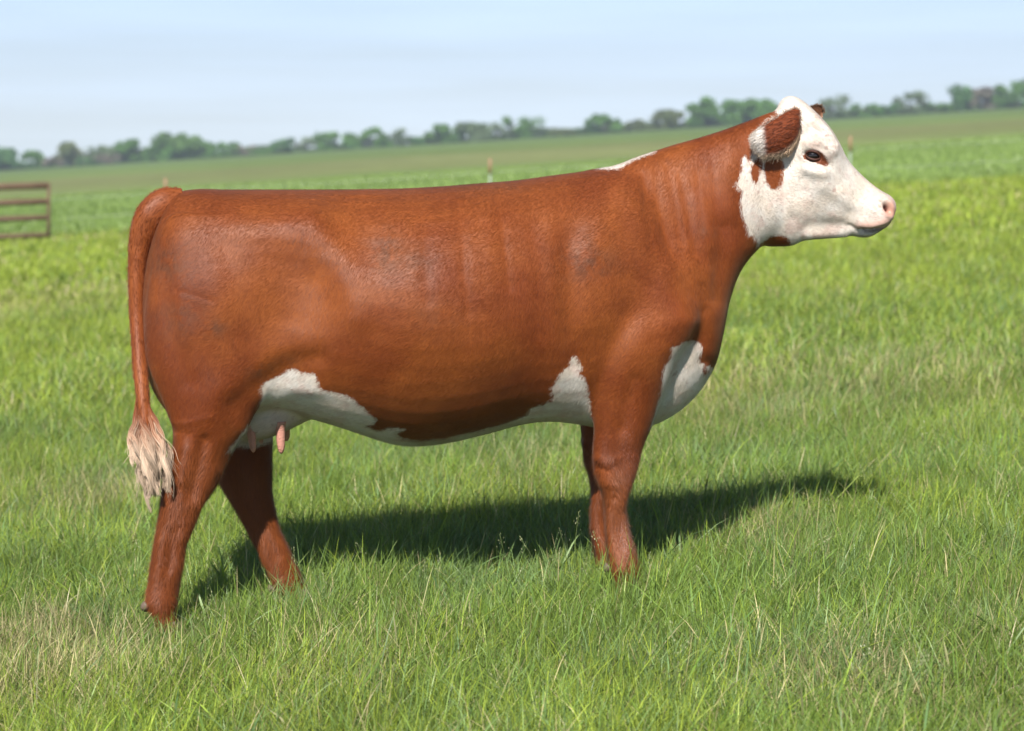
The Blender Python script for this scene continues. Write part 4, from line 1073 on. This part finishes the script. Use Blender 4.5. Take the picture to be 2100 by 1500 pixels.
# ------------------------------------------------------------------ fence and gate
WHITE_P = simple_mat('white_fibreglass', (0.36, 0.42, 0.34), 0.5, 0.3, 0.1, 20)
ORANGE = simple_mat('orange_tip', (0.36, 0.215, 0.13), 0.5, 0.3, 0.1, 20)
WIREM = simple_mat('fence_wire', (0.50, 0.52, 0.50), 0.4, 0.5)
RUST = simple_mat('rusty_steel', (0.150, 0.098, 0.062), 0.75, 0.3, 0.4, 9, 0.3)
def cyl(name, A, B, r, mat, parent, ring=12):
    A = np.array(A, float); B = np.array(B, float); t = np.linspace(0, 1, 3)
    V, F = tube(A + (B - A) * t[:, None], r, ring)
    o = mesh_obj(name, V, F, mat); keep_world(o, parent); return o
FY = 34.2
def fx_at(px): return float(at_depth(np.array(float(px)), np.array(400.), FY)[0])
fence = empty('electric_fence', (fx_at(340), FY, gz(fx_at(340))))
tag(fence, 'low electric fence of white stakes with orange tips crossing the pasture behind the cow', 'fence')
for px in (340, 1005, 1742, 2440, -330):
    x0 = fx_at(px); z0 = gz(x0)
    p_ = cyl('stake', (x0, FY, z0 - 0.05), (x0, FY, z0 + 0.76), 0.020, WHITE_P, fence)
    q_ = cyl('stake_tip', (x0, FY, z0 + 0.76), (x0, FY, z0 + 1.06), 0.028, ORANGE, fence); q_.parent = p_
    q_.matrix_parent_inverse = Matrix.Translation(fence.location).inverted() @ Matrix.Identity(4)
    q_.matrix_parent_inverse = (Matrix.Identity(4))
for hz in (0.42, 0.80):
    xa, xb = fx_at(-330), fx_at(2440); n = 60
    t = np.linspace(0, 1, n); xx = xa + (xb - xa) * t
    pth = np.stack([xx, np.full(n, FY), gz(xx) + hz - 0.02 * np.abs(np.sin(t * np.pi * 4))], 1)
    V, F = tube(pth, 0.0025, 6); o = mesh_obj('wire', V, F, WIREM); keep_world(o, fence)
gxr = fx_at(100); gate = empty('metal_gate', (gxr, FY - 0.4, gz(gxr)))
tag(gate, 'rusty brown pipe gate with four rails at the left edge of the field', 'gate')
GY = FY - 0.4
def fpt(px, py):
    p = at_depth(np.array(float(px)), np.array(float(py)), GY); return (float(p[0]), float(p[1]), float(p[2]))
cyl('post', fpt(100, 505), fpt(100, 376), 0.034, RUST, gate)
cyl('post', fpt(-150, 520), fpt(-150, 385), 0.034, RUST, gate)
for (ya, yb, r) in ((381, 385, 0.070), (413, 420, 0.066), (446, 454, 0.055), (482, 490, 0.052)):
    cyl('rail', fpt(98, ya), fpt(-150, yb + 2), r, RUST, gate)

# ------------------------------------------------------------------ trees along the horizon
LEAFM = attr_mat('tree_leaves', rough=0.6, transl=0.38, spec=0.2)
BARK = simple_mat('bark', (0.10, 0.075, 0.055), 0.9, 0.1, 0.3, 3)
TONES = {'green': (0.135, 0.265, 0.060), 'dark': (0.100, 0.215, 0.065), 'pale': (0.185, 0.250, 0.130), 'olive': (0.180, 0.220, 0.085), 'grey': (0.250, 0.220, 0.175), 'bright': (0.130, 0.235, 0.055)}
def base_y(px): return 349 - 0.062 * px
def crown_mesh(cx, cy, zb, wd, ht, n, tone, sparse, rs, low):
    col = np.array(TONES[tone])
    nl = max(4, int(6 + wd * 0.7)); Lb = []
    for k in range(nl):
        a = rs.random() * 6.283; r = math.sqrt(rs.random()) * 0.72
        hh = rs.uniform(0.12 if low else 0.38, 0.86)
        lim = math.sqrt(max(0.12, 1 - ((hh - (0.45 if low else 0.55)) / 0.62) ** 2))
        Lb.append((math.cos(a) * r * wd / 2 * lim, math.sin(a) * r * wd / 2 * 0.7 * lim, hh * ht, rs.uniform(0.15, 0.27) * min(wd, ht * 1.15)))
    Lb.append((0, 0, ht * 0.74, 0.26 * min(wd, ht)))
    Lb = np.array(Lb)
    k = rs.integers(0, len(Lb), n); d = rs.normal(size=(n, 3)); d /= np.linalg.norm(d, axis=1, keepdims=True)
    rr = rs.random(n) ** (0.45 if not sparse else 0.6) * (1.0 + (0.25 if sparse else 0.08) * rs.normal(size=n))
    c = Lb[k, :3] + d * (Lb[k, 3] * rr)[:, None] * np.array([1.1, 1.0, 0.85])
    c[:, 2] = np.clip(c[:, 2], 0.15, ht)
    s_ = rs.uniform(0.30, 0.62, n) * (0.8 if sparse else 1)
    u = rs.normal(size=(n, 3)); u /= np.linalg.norm(u, axis=1, keepdims=True); v = np.cross(u, rs.normal(size=(n, 3))); v /= np.linalg.norm(v, axis=1, keepdims=True)
    u = u * s_[:, None]; v = v * (s_ * 0.6)[:, None]
    c = c + np.array([cx, cy, zb])
    V = np.stack([c - u, c - v, c + u, c + v], 1).reshape(-1, 3); F = np.arange(4 * n).reshape(-1, 4)
    cc = 1.25 * col * (0.7 + 0.6 * rs.random(n))[:, None] * (0.85 + 0.3 * (k / len(Lb)))[:, None]
    return V, F, np.repeat(cc, 4, axis=0)
def tree(px, ytop, wpx, tone, label, name='tree', D=520, sparse=False, low=False, group=None):
    rs = np.random.default_rng(int(px * 7 + ytop) + 5000)
    Y = D - 6.85; s = D / FPX
    x0 = float(at_depth(np.array(float(px)), np.array(300.), Y)[0]); zb = gz(x0)
    _, yb = proj(np.array([[x0, Y, zb]])); ht = (yb[0] - ytop) * s; wd = wpx * s
    root = empty(name, (x0, Y, zb)); tag(root, label, 'tree' if name != 'bush' else 'bush', group)
    wd *= 1.95; n = int(np.clip(wd * ht * (15 if sparse else 30), 300, 6500))
    V, F, C = crown_mesh(x0, Y, zb, wd, ht, n, tone, sparse, rs, low)
    c = mesh_obj('crown', V, F, LEAFM, smooth=False, uniform=4); cattr(c.data, 'col', C); keep_world(c, root)
    tr = [(x0 + rs.normal() * 0.1 * i, Y, zb + ht * 0.7 * i / 4 - (0.2 if i == 0 else 0)) for i in range(5)]
    r0 = 0.03 * ht + 0.03
    V, F = tube(tr, [r0, r0 * 0.8, r0 * 0.6, r0 * 0.4, r0 * 0.15], 8)
    nb = 6; Fs = list(F); Vs = [V]; off = len(V)
    for b_ in range(nb):
        a = rs.random() * 6.283; h0 = rs.uniform(0.25, 0.5); st_ = np.array(tr[0]) + (np.array(tr[4]) - np.array(tr[0])) * h0 / 0.72
        en = st_ + np.array([math.cos(a) * wd * 0.33, math.sin(a) * wd * 0.2, ht * rs.uniform(0.15, 0.35)])
        t = np.linspace(0, 1, 4); v2, f2 = tube(st_ + (en - st_) * t[:, None], [r0 * .45, r0 * .35, r0 * .22, r0 * .08], 6)
        Vs.append(v2); Fs += [tuple(i + off for i in q) for q in f2]; off += len(v2)
    tk = mesh_obj('trunk', np.concatenate(Vs), Fs, BARK); keep_world(tk, root)
TR = [
 (12, 303, 62, 'dark', 'dark rounded tree at the very left end of the tree line', 0), (62, 309, 44, 'green', 'small tree just above the rusty gate, second from the left end', 0),
 (146, 293, 50, 'olive', 'olive upright tree at the left end of the long thicket', 0), (186, 296, 34, 'pale', 'thin pale tree beside the olive tree at the thicket end', 1),
 (232, 300, 64, 'pale', 'pale grey green tree left of the cow rump skyline', 0), (272, 288, 60, 'green', 'green tree in the left part of the long thicket above the tail', 0),
 (322, 286, 70, 'green', 'broad green tree left of the tallest tree in the thicket', 0), (366, 274, 76, 'bright', 'tallest broad green tree of the long thicket above the rump', 0),
 (408, 290, 54, 'green', 'green tree sloping down right of the tallest thicket tree', 0), (462, 294, 64, 'green', 'low green tree near the right end of the long thicket', 0),
 (510, 300, 46, 'grey', 'greyish half bare tree at the right end of the long thicket', 1), (584, 284, 44, 'dark', 'dark tree starting the small row right of the thicket', 0),
 (626, 280, 46, 'pale', 'pale see-through tree between two darker trees over the hip', 1), (666, 271, 34, 'green', 'slim tree leaning right, last of the small row of three', 0),
 (756, 263, 72, 'green', 'round topped twin tree standing alone over the cow back', 0), (822, 264, 24, 'pale', 'very thin wispy sapling between the twin tree and the row of willows', 1),
 (908, 256, 64, 'green', 'bushy tree at the left end of the middle row', 0), (974, 252, 54, 'pale', 'pale airy tree second in the middle row', 0), (1020, 250, 52, 'pale', 'pale airy tree third in the middle row', 1),
 (1076, 240, 72, 'green', 'tallest airy tree ending the middle row on the right', 1), (1206, 252, 34, 'dark', 'small dark tree left of the round tree over the withers', 0),
 (1242, 236, 54, 'green', 'round green tree over the withers', 0), (1312, 246, 60, 'olive', 'low olive tree right of the round tree over the withers', 0), (1366, 226, 70, 'olive', 'broad olive tree before the dense block behind the neck', 0),
 (1452, 199, 74, 'green', 'tall dense tree at the left of the block behind the neck', 0), (1520, 204, 78, 'green', 'dense tree in the middle of the block behind the poll', 0), (1578, 205, 60, 'green', 'dense tree at the right of the block touching the poll', 0),
 (1702, 196, 50, 'pale', 'airy tree just right of the far ear', 1), (1782, 214, 60, 'green', 'low bushy tree above the bridge of the nose', 0), (1826, 212, 28, 'dark', 'narrow dark tree beside the low bushy one', 0),
 (1866, 188, 48, 'pale', 'upright airy tree above the muzzle', 1), (1924, 211, 56, 'green', 'low spreading tree between the muzzle and the tall pair', 0), (1978, 176, 46, 'dark', 'tall dark tree left of the pinkish bare one', 0),
 (2018, 180, 46, 'grey', 'pinkish grey half leafed tree near the right edge', 0), (2084, 163, 70, 'green', 'large round tree cut by the right edge of the field', 0)]
for (px, yt, w, tone, lab, sp_) in TR:
    tree(px, yt, w, tone, lab, sparse=bool(sp_), low=True, group='trees along the far edge of the pasture')
BU = [(46, 333, 34, 'dark', 'low dark bush at the foot of the leftmost trees'), (104, 325, 40, 'grey', 'low grey bare bush in the gap left of the thicket'), (178, 325, 34, 'dark', 'dark bush under the thin pale tree'),
      (220, 318, 40, 'grey', 'pinkish dead bush at the foot of the pale grey green tree'), (540, 307, 40, 'green', 'low green bush right of the long thicket'), (708, 294, 24, 'dark', 'little bush left of the twin tree'),
      (854, 282, 22, 'dark', 'tiny dark bush between the wispy sapling and the middle row'), (1160, 264, 50, 'olive', 'low olive scrub between the middle row and the round tree')]
for (px, yt, w, tone, lab) in BU:
    tree(px, yt, w, tone, lab, name='bush', D=505, low=True, group='bushes under the tree line')
# hedge bottom: low continuous scrub joining the trees
rs = np.random.default_rng(99); n = 30000
xx = rs.uniform(-190, 190, n); hmax = 0.35 + 4.2 * vnoise(xx * 0.06, xx * 0, 77) ** 1.5; Y = 516 + rs.normal(size=n) * 2
c = np.stack([xx, Y, gz(xx) + hmax * rs.random(n)], 1)
u = rs.normal(size=(n, 3)); u /= np.linalg.norm(u, axis=1, keepdims=True); v = np.cross(u, rs.normal(size=(n, 3))); v /= np.linalg.norm(v, axis=1, keepdims=True)
V = np.stack([c - u * .4, c - v * .25, c + u * .4, c + v * .25], 1).reshape(-1, 3)
o = mesh_obj('hedge_scrub', V, np.arange(4 * n).reshape(-1, 4), LEAFM, smooth=False, uniform=4)
cattr(o.data, 'col', np.repeat(np.array([0.130, 0.205, 0.075]) * (0.6 + 0.8 * rs.random(n))[:, None], 4, axis=0))
tag(o, kind='stuff', label='low continuous scrub running along the foot of the far trees', cat='scrub')

# ------------------------------------------------------------------ air
def haze_box():
    x0, x1, y0, y1, z0, z1 = -342, 342, -14.5, 562, -342 * SLOPE - 1, 342 * SLOPE + 3
    V = [(x, y, z) for z in (z0, z1) for y in (y0, y1) for x in (x0, x1)]
    F = [(0, 2, 3, 1), (4, 5, 7, 6), (0, 1, 5, 4), (2, 6, 7, 3), (0, 4, 6, 2), (1, 3, 7, 5)]
    m, N, L = new_mat('air'); o = N('ShaderNodeOutputMaterial'); v = N('ShaderNodeVolumePrincipled')
    v.inputs['Color'].default_value = (0.80, 0.90, 1.0, 1); v.inputs['Density'].default_value = HAZE; v.inputs['Anisotropy'].default_value = 0.2
    L(v.outputs[0], o.inputs['Volume'])
    o = mesh_obj('haze', V, F, m, smooth=False); tag(o, kind='stuff', label='thin summer haze over the pasture')
HAZE = 0.00065
haze_box()
